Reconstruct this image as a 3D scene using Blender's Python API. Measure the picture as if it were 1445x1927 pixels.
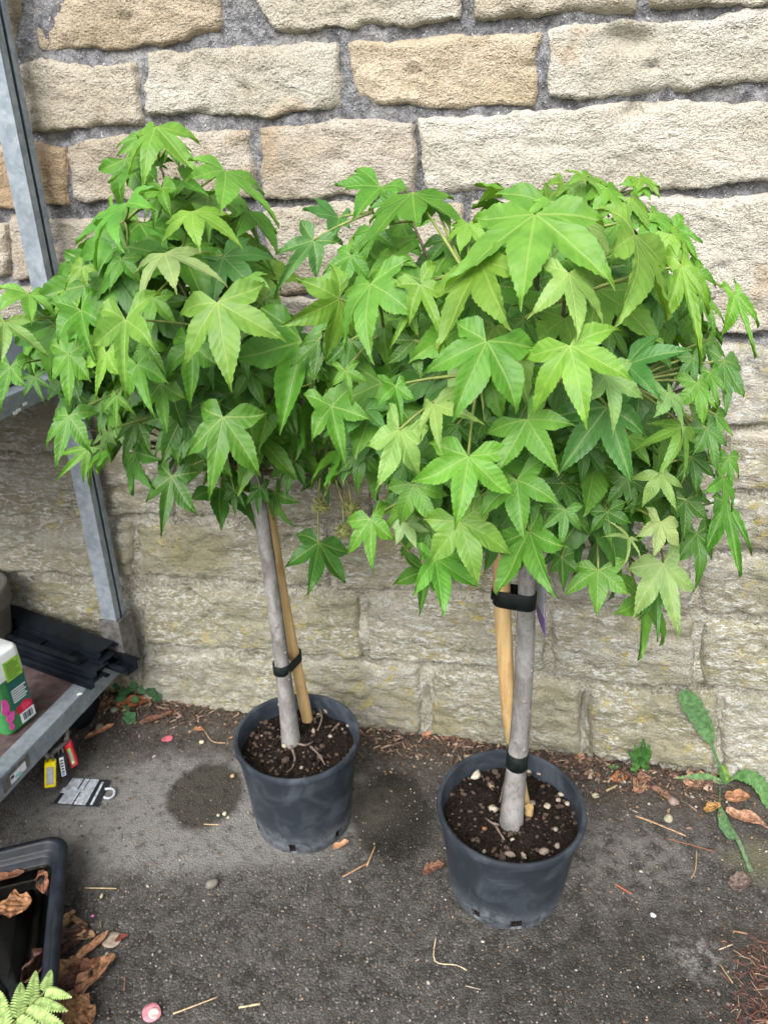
import bpy, bmesh, math, random
from mathutils import Vector, Matrix, noise
random.seed(7)
for o in list(bpy.data.objects): bpy.data.objects.remove(o)
SC = bpy.context.scene
COL = SC.collection
R_ = math.radians

# ------------------------------------------------------------------ camera, sky, sun, exposure
PW, PH, FPX = 1445.0, 1927.0, 1430.0           # photograph size and focal length in its pixels
CAM_H, PITCH, ROLL = 1.36, R_(26), R_(1.0)
F_ = Vector((0, math.cos(PITCH), -math.sin(PITCH)))
_r = Vector((1, 0, 0)); _u = Vector((0, math.sin(PITCH), math.cos(PITCH)))
RT = _r*math.cos(ROLL) - _u*math.sin(ROLL)
UP = _r*math.sin(ROLL) + _u*math.cos(ROLL)
EYE = Vector((0, 0, CAM_H))
cam = bpy.data.cameras.new('camera'); camo = bpy.data.objects.new('camera', cam); COL.objects.link(camo)
m = Matrix((RT, UP, -F_)).transposed().to_4x4(); m.translation = EYE
camo.matrix_world = m
cam.sensor_fit = 'VERTICAL'; cam.sensor_height = 24.0; cam.sensor_width = 18.0
cam.lens = FPX/PH*24.0; cam.clip_start = 0.02; cam.clip_end = 500
cam.dof.use_dof = True; cam.dof.focus_distance = .97; cam.dof.aperture_fstop = 7.0
SC.camera = camo
SUN_EL, SUN_AZ = R_(44), R_(200)               # azimuth measured from +Y clockwise; behind the viewer
w = bpy.data.worlds.new('World'); SC.world = w; w.use_nodes = True
nt = w.node_tree; bg = nt.nodes['Background']
sk = nt.nodes.new('ShaderNodeTexSky'); sk.sky_type = 'NISHITA'; sk.sun_disc = False
sk.sun_elevation = SUN_EL; sk.sun_rotation = SUN_AZ; sk.air_density = 1.0; sk.dust_density = 4.0; sk.ozone_density = 1.0
hs = nt.nodes.new('ShaderNodeHueSaturation'); hs.inputs['Saturation'].default_value = 0.28
nt.links.new(sk.outputs[0], hs.inputs['Color']); nt.links.new(hs.outputs[0], bg.inputs['Color'])
bg.inputs['Strength'].default_value = 0.15
sl = bpy.data.lights.new('sun', 'SUN'); sl.energy = 1.5; sl.angle = R_(40); sl.color = (1.0, 0.985, 0.96)
so = bpy.data.objects.new('sun', sl); COL.objects.link(so)
sd = Vector((math.sin(SUN_AZ)*math.cos(SUN_EL), math.cos(SUN_AZ)*math.cos(SUN_EL), math.sin(SUN_EL)))
so.rotation_euler = (-sd).to_track_quat('-Z', 'Y').to_euler()
SC.view_settings.view_transform = 'Standard'; SC.view_settings.look = 'None'
SC.view_settings.exposure = 1.0; SC.view_settings.gamma = 1.0; SC.view_settings.use_curve_mapping = False
SC.render.engine = 'CYCLES'
cy = SC.cycles; cy.max_bounces = 4; cy.diffuse_bounces = 2; cy.glossy_bounces = 2; cy.transmission_bounces = 4; cy.transparent_max_bounces = 4
cy.use_adaptive_sampling = True; cy.adaptive_threshold = .02; cy.caustics_reflective = False; cy.caustics_refractive = False

# ------------------------------------------------------------------ measuring helpers
def ray(x, y): return F_ + RT*((x-PW/2)/FPX) - UP*((y-PH/2)/FPX)
def gnd(x, y, z=0.0):
    d = ray(x, y); return EYE + d*((z-CAM_H)/d.z)
def atY(x, y, Y):
    d = ray(x, y); return EYE + d*(Y/d.y)
def proj(p):
    d = p-EYE; z = d.dot(F_); return PW/2+FPX*d.dot(RT)/z, PH/2-FPX*d.dot(UP)/z, z
WA = gnd(300, 1315); WB = gnd(1445, 1475)
WT = (WB-WA).normalized()                      # along the wall, to the right
WN = Vector((WT.y, -WT.x, 0))                  # out of the wall, to the viewer
def wallp(x, y, off=0.0):
    d = ray(x, y); q = WA+WN*off
    return EYE + d*((q-EYE).dot(WN)/d.dot(WN))
def wc(p): return (p-WA).dot(WT), p.z          # wall coordinates
def w3(s, z, o=0.0): return WA + WT*s + WN*o + Vector((0, 0, z))
def plane_hit(x, y, p0, n):
    d = ray(x, y); return EYE + d*((p0-EYE).dot(n)/d.dot(n))

# ------------------------------------------------------------------ node helpers
class NT:
    def __init__(s, name):
        s.m = bpy.data.materials.new(name); s.m.use_nodes = True
        s.t = s.m.node_tree; s.b = s.t.nodes['Principled BSDF']; s.out = s.t.nodes['Material Output']
    def n(s, typ, **kw):
        nd = s.t.nodes.new('ShaderNode'+typ)
        for k, v in kw.items():
            if k.startswith('i_'):
                key = k[2:]
                key = int(key) if key.isdigit() else key.replace('_', ' ')
                s.put(nd.inputs[key], v)
            else: setattr(nd, k, v)
        return nd
    def put(s, sock, v):
        if isinstance(v, bpy.types.NodeSocket): s.t.links.new(v, sock)
        else: sock.default_value = v
    def math(s, op, a, b=0.0, c=0.0, clamp=False):
        nd = s.t.nodes.new('ShaderNodeMath'); nd.operation = op; nd.use_clamp = clamp
        s.put(nd.inputs[0], a); s.put(nd.inputs[1], b); s.put(nd.inputs[2], c); return nd.outputs[0]
    def mix(s, f, a, b, blend='MIX'):
        nd = s.t.nodes.new('ShaderNodeMix'); nd.data_type = 'RGBA'; nd.blend_type = blend
        s.put(nd.inputs[0], f)
        for sock, v in ((nd.inputs[6], a), (nd.inputs[7], b)):
            if isinstance(v, tuple) and len(v) == 3: v = v+(1,)
            s.put(sock, v)
        return nd.outputs[2]
    def noise(s, vec, scale, detail=4, rough=.55, dist=0.0):
        nd = s.n('TexNoise', noise_dimensions='3D'); s.put(nd.inputs['Scale'], scale); s.put(nd.inputs['Detail'], detail)
        s.put(nd.inputs['Roughness'], rough); s.put(nd.inputs['Distortion'], dist)
        if vec is not None: s.put(nd.inputs['Vector'], vec)
        return nd.outputs['Fac']
    def ramp(s, f, lo, hi):
        nd = s.n('MapRange', clamp=True, interpolation_type='SMOOTHSTEP'); s.put(nd.inputs[0], f)
        nd.inputs[1].default_value = lo; nd.inputs[2].default_value = hi; return nd.outputs[0]
    def geo(s): return s.n('NewGeometry').outputs['Position']
    def bump(s, h, strength=.5, dist=.01, nrm=None):
        nd = s.n('Bump'); nd.inputs['Strength'].default_value = strength; nd.inputs['Distance'].default_value = dist
        s.put(nd.inputs['Height'], h)
        if nrm is not None: s.put(nd.inputs['Normal'], nrm)
        return nd.outputs[0]
    def set(s, color=None, rough=None, normal=None, metal=None, spec=None):
        if color is not None:
            if isinstance(color, tuple) and len(color) == 3: color = color+(1,)
            s.put(s.b.inputs['Base Color'], color)
        if rough is not None: s.put(s.b.inputs['Roughness'], rough)
        if normal is not None: s.put(s.b.inputs['Normal'], normal)
        if metal is not None: s.put(s.b.inputs['Metallic'], metal)
        if spec is not None: s.put(s.b.inputs['Specular IOR Level'], spec)
        return s.m

def mat_plain(name, col, rough=.5, var=.15, scale=30, bumpd=.0008, metal=0.0, spec=.5):
    t = NT(name); p = t.geo(); n = t.noise(p, scale, 5, .6)
    dk = tuple(c*(1-var*1.6) for c in col); lt = tuple(min(1, c*(1+var)) for c in col)
    c = t.mix(t.ramp(n, .3, .7), dk, lt)
    return t.set(c, t.math('ADD', t.math('MULTIPLY', n, .25), rough-.12), t.bump(t.noise(p, scale*6, 3), .4, bumpd), metal, spec)
def mat_objcolor(name, rough=.7, var=.25, scale=60, bumpd=.0015, spec=.3):
    t = NT(name); p = t.geo(); n = t.noise(p, scale, 5, .65)
    oc = t.n('ObjectInfo').outputs['Color']
    c = t.mix(t.ramp(n, .3, .72), t.mix(1.0, oc, (1-var*1.6,)*3, 'MULTIPLY'), t.mix(1.0, oc, (1+var,)*3, 'MULTIPLY'))
    return t.set(c, rough, t.bump(t.noise(p, scale*3, 4), .5, bumpd), 0, spec)

# --- stone
def mat_stone(name, lichen):
    t = NT(name); p = t.geo(); oc = t.n('ObjectInfo').outputs['Color']; rnd = t.n('ObjectInfo').outputs['Random']
    mp = t.n('Mapping'); t.put(mp.inputs['Vector'], p)
    rt = t.n('CombineXYZ'); t.put(rt.inputs[1], t.math('MULTIPLY', t.math('SUBTRACT', rnd, .7), .9)); t.put(mp.inputs['Rotation'], rt.outputs[0]); mp.inputs['Scale'].default_value = (.85, 1, 1.9 if not lichen else 2.6)
    off = t.n('CombineXYZ'); t.put(off.inputs[0], t.math('MULTIPLY', rnd, 40)); t.put(off.inputs[2], t.math('MULTIPLY', rnd, 17))
    t.put(mp.inputs['Location'], off.outputs[0]); v = mp.outputs[0]
    big = t.noise(v, 5, 3, .6); mid = t.noise(v, 52, 4, .78); fine = t.noise(p, 210, 2, .7)
    c = t.mix(t.ramp(big, .35, .68), t.mix(1, oc, (.78, .745, .68), 'MULTIPLY'), t.mix(1, oc, (1.12, 1.11, 1.10), 'MULTIPLY'))
    # iron staining
    st = t.ramp(t.noise(p, 7, 4, .6, .8), .56, .72)
    c = t.mix(t.math('MULTIPLY', st, .30 if not lichen else .12), c, (.40, .235, .10))
    c = t.mix(t.ramp(fine, .30, .50), t.mix(1, c, (.66, .63, .58), 'MULTIPLY'), c)
    c = t.mix(t.ramp(mid, .24, .40), t.mix(1, c, (.55, .51, .45), 'MULTIPLY'), c)
    c = t.mix(t.math('MULTIPLY', t.ramp(mid, .58, .75), .35), c, t.mix(1, c, (1.18, 1.17, 1.15), 'MULTIPLY'))
    if lichen:
        ol = t.ramp(t.noise(v, 8, 4, .75, .4), .40, .64)
        c = t.mix(t.math('MULTIPLY', ol, .52), c, (.175, .168, .085))
        wl = t.math('MULTIPLY', t.ramp(t.noise(v, 62, 3, .8), .50, .60), t.ramp(t.noise(p, 6, 2, .6), .38, .56))
        c = t.mix(t.math('MULTIPLY', wl, .85), c, (.56, .57, .54))
        yl = t.math('MULTIPLY', t.ramp(t.noise(p, 32, 3, .7), .55, .66), t.ramp(t.noise(p, 4.3, 3, .6), .46, .60))
        c = t.mix(t.math('MULTIPLY', yl, .8), c, (.42, .35, .10))
        dk = t.ramp(t.noise(v, 17, 4, .75, .6), .57, .72)
        c = t.mix(t.math('MULTIPLY', dk, .6), c, (.08, .07, .048))
    h = t.math('ADD', t.math('MULTIPLY', mid, t.math('ADD', .35, t.math('MULTIPLY', t.ramp(big, .35, .65), .9))), t.math('MULTIPLY', fine, .6))
    if not lichen:
        so_t = t.ramp(t.noise(p, 11, 4, .75, .5), .58, .74)
        c = t.mix(t.math('MULTIPLY', so_t, .38), c, (.20, .17, .13))
    return t.set(c, .92, t.bump(h, 1.0, .011 if not lichen else .010), 0, .15)
M_STONE = mat_stone('sandstone', False); M_STONE_L = mat_stone('lichen_sandstone', True)
def mat_mortar():
    t = NT('mortar'); p = t.geo(); z = t.n('SeparateXYZ', i_0=p).outputs[2]
    n = t.noise(p, 60, 3, .7)
    g = t.mix(t.ramp(n, .3, .7), (.075, .075, .08), (.25, .25, .262))
    sp = t.ramp(t.noise(p, 190, 2, .7), .55, .66)
    g = t.mix(t.math('MULTIPLY', sp, .8), g, (.50, .50, .51))
    g = t.mix(t.math('MULTIPLY', t.ramp(t.noise(p, 10, 4), .52, .68), .45), g, (.36, .35, .33))
    old = t.mix(t.ramp(t.noise(p, 14, 6, .7), .35, .65), (.25, .235, .18), (.42, .40, .33))
    old = t.mix(t.math('MULTIPLY', t.ramp(t.noise(p, 60, 3, .75), .54, .64), .7), old, (.46, .47, .44))
    k = t.ramp(t.math('ADD', z, t.math('MULTIPLY', t.noise(p, 5, 3), .2)), 1.02, 1.16)
    c = t.mix(k, old, g)
    return t.set(c, .95, t.bump(t.math('ADD', n, t.math('MULTIPLY', sp, .4)), 1.0, .012), 0, .1)
M_MORTAR = mat_mortar()

# --- ground
def mat_ground():
    t = NT('asphalt'); p = t.geo()
    def blob(c, rx, ry, wob=.35, lo=.8, hi=1.05, sc=9):
        q = t.n('VectorMath', operation='SUBTRACT'); t.put(q.inputs[0], p); q.inputs[1].default_value = c
        e = t.n('VectorMath', operation='MULTIPLY'); t.put(e.inputs[0], q.outputs[0]); e.inputs[1].default_value = (1/rx, 1/ry, 0)
        l = t.n('VectorMath', operation='LENGTH'); t.put(l.inputs[0], e.outputs[0])
        d = t.math('ADD', l.outputs['Value'], t.math('MULTIPLY', t.math('SUBTRACT', t.noise(p, sc, 3, .6), .5), wob*2))
        return t.math('SUBTRACT', 1.0, t.ramp(d, lo, hi))
    vor = t.n('TexVoronoi', i_Scale=240.0, i_Vector=p, i_Randomness=1.0)
    cell = t.n('SeparateColor'); t.put(cell.inputs[0], vor.outputs['Color'])
    fine = t.noise(p, 420, 3, .7); mid = t.noise(p, 28, 4, .7); big = t.noise(p, 5, 3, .6)
    c = t.mix(t.ramp(mid, .34, .68), (.040, .037, .034), (.096, .090, .083))
    c = t.mix(t.math('MULTIPLY', t.ramp(cell.outputs[0], .60, .98), .55), c, (.150, .144, .135))
    c = t.mix(t.math('MULTIPLY', t.ramp(cell.outputs[1], .94, .995), .75), c, (.22, .205, .185))
    c = t.mix(t.ramp(fine, .38, .54), t.mix(1, c, (.52, .50, .48), 'MULTIPLY'), c)
    c = t.mix(t.math('MULTIPLY', t.ramp(big, .5, .7), .25), c, (.10, .085, .062))
    # dry, paler band in front of the wall and a pale scuffed patch by the right-hand pot
    dry = t.math('MULTIPLY', blob(tuple(gnd(380, 1520)), .50, .20, .30, .65, 1.12, 8), t.ramp(t.noise(p, 38, 4, .75), .24, .56))
    c = t.mix(t.math('MULTIPLY', dry, .80), c, (.215, .208, .198))
    c = t.mix(t.math('MULTIPLY', t.ramp(cell.outputs[0], .45, .9), t.math('MULTIPLY', dry, .30)), c, (.22, .21, .195))
    pale = t.math('MULTIPLY', blob(tuple(gnd(1180, 1600)), .26, .13, .6, .3, 1.1, 16), t.ramp(t.noise(p, 40, 5, .7), .42, .62))
    c = t.mix(t.math('MULTIPLY', pale, .5), c, (.20, .19, .175))
    pale2 = t.math('MULTIPLY', blob(tuple(gnd(1310, 1800)), .07, .05, .6, .3, 1.1, 22), t.ramp(t.noise(p, 60, 5, .7), .42, .6))
    c = t.mix(t.math('MULTIPLY', pale2, .65), c, (.36, .35, .35))
    # earth against the foot of the wall
    q = t.n('VectorMath', operation='SUBTRACT'); t.put(q.inputs[0], p); q.inputs[1].default_value = tuple(WA)
    dt = t.n('VectorMath', operation='DOT_PRODUCT'); t.put(dt.inputs[0], q.outputs[0]); dt.inputs[1].default_value = tuple(WN)
    ed = t.math('SUBTRACT', 1.0, t.ramp(t.math('ADD', dt.outputs['Value'], t.math('MULTIPLY', t.math('SUBTRACT', mid, .5), .34)), .02, .21))
    soil = t.mix(t.ramp(t.noise(p, 120, 5, .7), .35, .65), (.028, .021, .015), (.105, .085, .064))
    c = t.mix(t.math('MULTIPLY', ed, .85), c, soil)
    moss = blob(tuple(gnd(1425, 1620)), .08, .07, .6, .2, 1.1, 24)
    c = t.mix(t.math('MULTIPLY', moss, .5), c, (.15, .15, .08))
    # damp marks left by watered pots
    wet = t.math('MAXIMUM', blob(tuple(gnd(386, 1493)), .095, .112, .17, .82, 1.02, 14), blob(tuple(gnd(738, 1530)), .105, .15, .14, .7, 1.05, 12))
    wet = t.math('MAXIMUM', wet, t.math('MULTIPLY', blob(tuple(gnd(1240, 1850)), .40, .16, .5, .5, 1.1, 9), .45))
    c = t.mix(wet, c, t.mix(1, c, (.30, .29, .25), 'MULTIPLY'))
    rough = t.math('SUBTRACT', .92, t.math('MULTIPLY', wet, .22))
    h = t.math('ADD', t.math('MULTIPLY', t.math('SUBTRACT', 1.0, vor.outputs['Distance']), .6), t.math('ADD', t.math('MULTIPLY', fine, .4), t.math('MULTIPLY', mid, .6)))
    return t.set(c, rough, t.bump(h, .9, .0034), 0, .25)
M_GROUND = mat_ground()
def mat_soil():
    t = NT('potting_soil'); p = t.geo(); n = t.noise(p, 160, 6, .75)
    c = t.mix(t.ramp(n, .35, .7), (.008, .006, .005), (.050, .034, .025))
    return t.set(c, .95, t.bump(n, 1, .012), 0, .15)
M_SOIL = mat_soil()

# --- plants
def mat_leaf():
    t = NT('leaf_blade'); uv = t.n('UVMap', uv_map='lobe'); x = t.n('SeparateXYZ', i_0=uv.outputs[0])
    u, v = x.outputs[0], t.math('ABSOLUTE', x.outputs[1])
    oi = t.n('ObjectInfo'); oc = oi.outputs['Color']
    main = t.math('SUBTRACT', 1.0, t.ramp(t.math('SUBTRACT', v, t.math('MULTIPLY', t.math('SUBTRACT', 1.0, u), .007)), .003, .011))
    fr = t.math('FRACT', t.math('MULTIPLY', t.math('SUBTRACT', u, t.math('MULTIPLY', v, 1.1)), 9.0))
    sd_ = t.math('ABSOLUTE', t.math('SUBTRACT', fr, .5))
    sec = t.math('SUBTRACT', 1.0, t.ramp(sd_, .03, .10))
    p = t.geo(); n = t.noise(p, 38, 4, .6); n2 = t.noise(p, 300, 3, .6)
    c = t.mix(t.ramp(n, .3, .7), t.mix(1, oc, (.78, .84, .8), 'MULTIPLY'), t.mix(1, oc, (1.16, 1.10, 1.1), 'MULTIPLY'))
    c = t.mix(t.math('MULTIPLY', t.ramp(n2, .4, .7), .18), c, t.mix(1, oc, (1.35, 1.2, 1.2), 'MULTIPLY'))
    lt = t.mix(.5, t.mix(1, oc, (1.5, 1.25, 1.6), 'MULTIPLY'), (.34, .42, .12))
    c = t.mix(t.math('MULTIPLY', sec, .12), c, lt)
    c = t.mix(t.math('MULTIPLY', main, .62), c, lt)
    spot = t.math('MULTIPLY', t.ramp(t.noise(p, 170, 2, .6), .69, .74), t.ramp(t.noise(p, 14, 2), .50, .62))
    c = t.mix(t.math('MULTIPLY', spot, .7), c, (.10, .075, .025))
    h = t.math('SUBTRACT', t.math('MULTIPLY', sd_, 1.0), t.math('MULTIPLY', main, .9))
    h = t.math('ADD', h, t.math('MULTIPLY', n2, .35))
    nb = t.bump(h, .35, .0014)
    bf = t.n('NewGeometry').outputs['Backfacing']
    t.set(c, t.math('ADD', .36, t.math('MULTIPLY', n, .22)), nb, 0, .42)
    tr = t.n('BsdfTranslucent'); t.put(tr.inputs['Color'], t.mix(1, c, (1.25, 1.2, .5), 'MULTIPLY')); t.put(tr.inputs['Normal'], nb)
    ms = t.n('MixShader'); ms.inputs[0].default_value = .30
    t.put(ms.inputs[1], t.b.outputs[0]); t.put(ms.inputs[2], tr.outputs[0]); t.put(t.out.inputs['Surface'], ms.outputs[0])
    return t.m
M_LEAF = mat_leaf()
M_PETIOLE = mat_plain('petiole_green', (.20, .24, .06), .5, .2, 60)
M_TWIG = mat_plain('young_bark', (.10, .075, .045), .75, .3, 80, .002)
def mat_bark():
    t = NT('grey_bark'); p = t.geo()
    mp = t.n('Mapping'); t.put(mp.inputs['Vector'], p); mp.inputs['Scale'].default_value = (1, 1, .55)
    n = t.noise(mp.outputs[0], 30, 4, .65, .5); f = t.noise(mp.outputs[0], 160, 4, .7)
    ln = t.noise(t.n('Mapping', i_Vector=p, i_Scale=(18, 18, 260)).outputs[0], 1.0, 3, .6)
    c = t.mix(t.ramp(n, .3, .7), (.125, .118, .108), (.275, .268, .255))
    c = t.mix(t.math('MULTIPLY', t.ramp(ln, .60, .72), .18), c, (.13, .115, .10))
    c = t.mix(t.ramp(f, .3, .45), t.mix(1, c, (.6, .58, .55), 'MULTIPLY'), c)
    return t.set(c, .8, t.bump(t.math('ADD', n, t.math('ADD', t.math('MULTIPLY', f, .4), t.math('MULTIPLY', ln, .15))), .6, .0022), 0, .25)
M_BARK = mat_bark()
def mat_cane():
    t = NT('bamboo'); p = t.geo()
    st = t.noise(t.n('Mapping', i_Vector=p, i_Scale=(220, 220, 6)).outputs[0], 1.0, 3, .6); n = t.noise(p, 14, 4, .6)
    c = t.mix(t.ramp(st, .3, .7), (.42, .275, .115), (.56, .395, .195)); c = t.mix(t.math('MULTIPLY', t.ramp(n, .5, .72), .5), c, (.30, .16, .06))
    return t.set(c, .42, t.bump(st, .3, .001), 0, .4)
M_CANE = mat_cane()
M_FRUIT = mat_plain('seed_ball', (.17, .19, .05), .7, .3, 90, .002)
M_WEED = mat_objcolor('weed_leaf', .6, .28, 110, .0012, .25)
def mat_dry():
    t = NT('dry_leaf'); p = t.geo(); oc = t.n('ObjectInfo').outputs['Color']; n = t.noise(p, 60, 5, .75, 1.2); f = t.noise(p, 260, 3, .7)
    c = t.mix(t.ramp(n, .32, .68), t.mix(1, oc, (.30, .25, .22), 'MULTIPLY'), t.mix(1, oc, (1.5, 1.45, 1.4), 'MULTIPLY'))
    c = t.mix(t.ramp(f, .32, .5), t.mix(1, c, (.6, .55, .5), 'MULTIPLY'), c)
    return t.set(c, .55, t.bump(t.math('ADD', n, t.math('MULTIPLY', f, .5)), .8, .0028), 0, .35)
M_DRY = mat_dry()

# --- man-made
def mat_galv():
    t = NT('galvanised_steel'); p = t.geo()
    n = t.noise(p, 40, 6, .7, .4); b = t.noise(p, 7, 4, .6); v = t.n('TexVoronoi', i_Scale=90.0, i_Vector=p)
    cs = t.n('SeparateColor'); t.put(cs.inputs[0], v.outputs['Color'])
    c = t.mix(t.ramp(n, .3, .7), (.19, .23, .265), (.31, .355, .395))
    c = t.mix(t.math('MULTIPLY', t.ramp(cs.outputs[0], .5, 1), .25), c, (.42, .46, .49))
    c = t.mix(t.math('MULTIPLY', t.ramp(t.noise(p, 70, 5, .75), .60, .70), .55), c, (.50, .53, .55))
    c = t.mix(t.math('MULTIPLY', t.ramp(b, .55, .75), .5), c, (.15, .135, .12))
    return t.set(c, t.math('ADD', .45, t.math('MULTIPLY', n, .25)), t.bump(n, .35, .002), .35, .5)
M_GALV = mat_galv()
M_STEELDK = mat_plain('worn_steel', (.15, .145, .14), .6, .3, 60, .002, .3)
M_RUST = mat_plain('rust', (.17, .08, .03), .9, .4, 80, .003)
M_BOARD = mat_plain('brown_plywood', (.105, .070, .068), .6, .3, 40, .001)
def mat_pot():
    t = NT('black_plastic_pot'); p = t.geo(); n = t.noise(p, 14, 6, .65, .9); f = t.noise(p, 70, 5, .7)
    z = t.n('SeparateXYZ', i_0=p).outputs[2]
    c = t.mix(t.ramp(n, .42, .72), (.018, .024, .033), (.052, .064, .080))
    low = t.math('SUBTRACT', 1.0, t.ramp(t.math('ADD', z, t.math('MULTIPLY', t.math('SUBTRACT', n, .5), .14)), .0, .075))
    c = t.mix(t.math('MULTIPLY', low, t.ramp(f, .30, .62)), c, (.145, .16, .18))
    c = t.mix(t.math('MULTIPLY', t.ramp(t.noise(p, 120, 4, .8), .64, .72), .35), c, (.20, .21, .22))
    return t.set(c, t.math('ADD', .40, t.math('MULTIPLY', n, .22)), t.bump(f, .25, .0015), 0, .45)
M_POT = mat_pot()
M_BLACK = mat_plain('black_plastic', (.010, .013, .018), .42, .3, 40, .001, 0, .22)
M_TIE = mat_plain('black_rubber', (.007, .011, .010), .6, .3, 80, .0008, 0, .2)
M_WHITE = mat_plain('white_plastic', (.74, .77, .78), .4, .05, 20, .0004)
M_GREYPOT = mat_plain('taupe_plastic', (.13, .125, .105), .55, .12, 25, .0006)
M_BLUEBOX = mat_plain('pale_blue_plastic', (.42, .47, .58), .5, .1, 20, .0006)
def flat(name, col, rough=.5): return mat_plain(name, col, rough, .08, 90, .0002)
M_LIME = flat('lime_print', (.30, .58, .06)); M_TEAL = flat('teal_print', (.012, .115, .085)); M_PINK = flat('pink_print', (.80, .09, .42))
M_GREEN = flat('green_print', (.035, .20, .055)); M_RED = flat('crimson_print', (.50, .012, .045)); M_INK = flat('ink', (.02, .025, .03))
M_PAPER = flat('paper_white', (.78, .80, .84)); M_YELLOW = flat('yellow_plastic', (.86, .70, .004), .35); M_TAGRED = flat('red_plastic', (.62, .03, .055), .35)
M_TAGBLK = flat('black_tag', (.014, .018, .024), .4); M_PURPLE = flat('purple_print', (.165, .085, .36)); M_GREYPRINT = flat('grey_print', (.40, .44, .50))
M_GREYFACE = flat('clear_grey_label', (.42, .40, .36), .3)
M_PEBBLE = mat_objcolor('pebble', .75, .2, 120, .001)
M_PETAL = mat_objcolor('petal', .5, .2, 150, .0006)
M_STRAW = mat_objcolor('straw', .7, .25, 150, .0006)
def mat_water():
    t = NT('water'); t.b.inputs['Base Color'].default_value = (.55, .5, .38, 1); t.b.inputs['Roughness'].default_value = .02
    t.b.inputs['Transmission Weight'].default_value = 1.0; t.b.inputs['IOR'].default_value = 1.33
    t.put(t.b.inputs['Normal'], t.bump(t.noise(t.geo(), 22, 2), .08, .004)); return t.m
M_WATER = mat_water()

# ------------------------------------------------------------------ mesh helpers
class MB:
    def __init__(s): s.v = []; s.f = []; s.mi = []; s.uv = None
    def add(s, vs, fs, mi=0):
        o = len(s.v); s.v += [Vector(v) for v in vs]; s.f += [tuple(i+o for i in f) for f in fs]; s.mi += [mi]*len(fs); return s
    def box(s, c, sx, sy, sz, ax=None, mi=0, bev=0.0):
        c = Vector(c); ax = ax or (Vector((1, 0, 0)), Vector((0, 1, 0)), Vector((0, 0, 1)))
        if bev <= 0:
            vs = [c+ax[0]*(sx/2*i)+ax[1]*(sy/2*j)+ax[2]*(sz/2*k) for i in (-1, 1) for j in (-1, 1) for k in (-1, 1)]
            return s.add(vs, [(0, 1, 3, 2), (4, 6, 7, 5), (0, 4, 5, 1), (2, 3, 7, 6), (0, 2, 6, 4), (1, 5, 7, 3)], mi)
        bm = bmesh.new(); bmesh.ops.create_cube(bm, size=1)
        for v in bm.verts: v.co = Vector((v.co.x*sx, v.co.y*sy, v.co.z*sz))
        bmesh.ops.bevel(bm, geom=list(bm.edges), offset=bev, segments=2, affect='EDGES', profile=.6)
        bm.verts.ensure_lookup_table()
        vs = [c+ax[0]*v.co.x+ax[1]*v.co.y+ax[2]*v.co.z for v in bm.verts]; fs = [tuple(v.index for v in f.verts) for f in bm.faces]
        bm.free(); return s.add(vs, fs, mi)
    def tube(s, pts, rad, n=8, mi=0, caps=True, wob=0.0, seed=0):
        pts = [Vector(p) for p in pts]; k = len(pts); rad = rad if isinstance(rad, (list, tuple)) else [rad]*k
        rings = []; ref = None
        for i in range(k):
            t = (pts[min(i+1, k-1)]-pts[max(i-1, 0)]).normalized()
            if ref is None: ref = t.cross(Vector((0.3, 1, 0.2))).normalized()
            a = (ref - t*ref.dot(t)).normalized(); ref = a; b = t.cross(a)
            ring = []
            for j in range(n):
                an = 2*math.pi*j/n; q = a*math.cos(an)+b*math.sin(an); r = rad[i]
                if wob: r *= 1+wob*noise.noise((pts[i]+q*r)*40+Vector((seed, 0, 0)))
                ring.append(pts[i]+q*r)
            rings.append(ring)
        o = 0; vs = [p for r in rings for p in r]
        fs = [(i*n+j, i*n+(j+1) % n, (i+1)*n+(j+1) % n, (i+1)*n+j) for i in range(k-1) for j in range(n)]
        if caps: fs += [tuple(range(n))[::-1], tuple((k-1)*n+j for j in range(n))]
        return s.add(vs, fs, mi)
    def lathe(s, c, prof, n=48, mi=0, skip=None):
        c = Vector(c); vs = []; fs = []
        for (r, z) in prof:
            for j in range(n):
                a = 2*math.pi*j/n; vs.append(c+Vector((r*math.cos(a), r*math.sin(a), z)))
        for i in range(len(prof)-1):
            for j in range(n):
                if skip and skip(i, j): continue
                fs.append((i*n+j, i*n+(j+1) % n, (i+1)*n+(j+1) % n, (i+1)*n+j))
        return s.add(vs, fs, mi)
    def blob(s, c, rx, ry, rz, seed=0, sub=1, rough=.25, rot=0.0, mi=0):
        bm = bmesh.new(); bmesh.ops.create_icosphere(bm, subdivisions=sub, radius=1)
        c = Vector(c); M = Matrix.Rotation(rot, 3, 'Z'); vs = []
        for v in bm.verts:
            d = 1+rough*noise.noise(v.co*1.6+Vector((seed*3.1, seed, 0)))
            vs.append(c+M @ Vector((v.co.x*rx*d, v.co.y*ry*d, v.co.z*rz*d)))
        fs = [tuple(v.index for v in f.verts) for f in bm.faces]; bm.free(); return s.add(vs, fs, mi)
    def mesh(s, name, mats, smooth=False):
        me = bpy.data.meshes.new(name); me.from_pydata([tuple(v) for v in s.v], [], s.f)
        for mt in (mats if isinstance(mats, (list, tuple)) else [mats]): me.materials.append(mt)
        me.polygons.foreach_set('material_index', s.mi)
        if smooth: me.polygons.foreach_set('use_smooth', [True]*len(me.polygons))
        if s.uv is not None:
            l = me.uv_layers.new(name='lobe')
            l.data.foreach_set('uv', [x for uv in s.uv for x in uv])
        me.update(); return me
    def build(s, name, mats, parent=None, smooth=False, sharp=None):
        me = s.mesh(name, mats, smooth or sharp is not None)
        if sharp is not None: me.set_sharp_from_angle(angle=R_(sharp))
        return link(name, me, parent)
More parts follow.
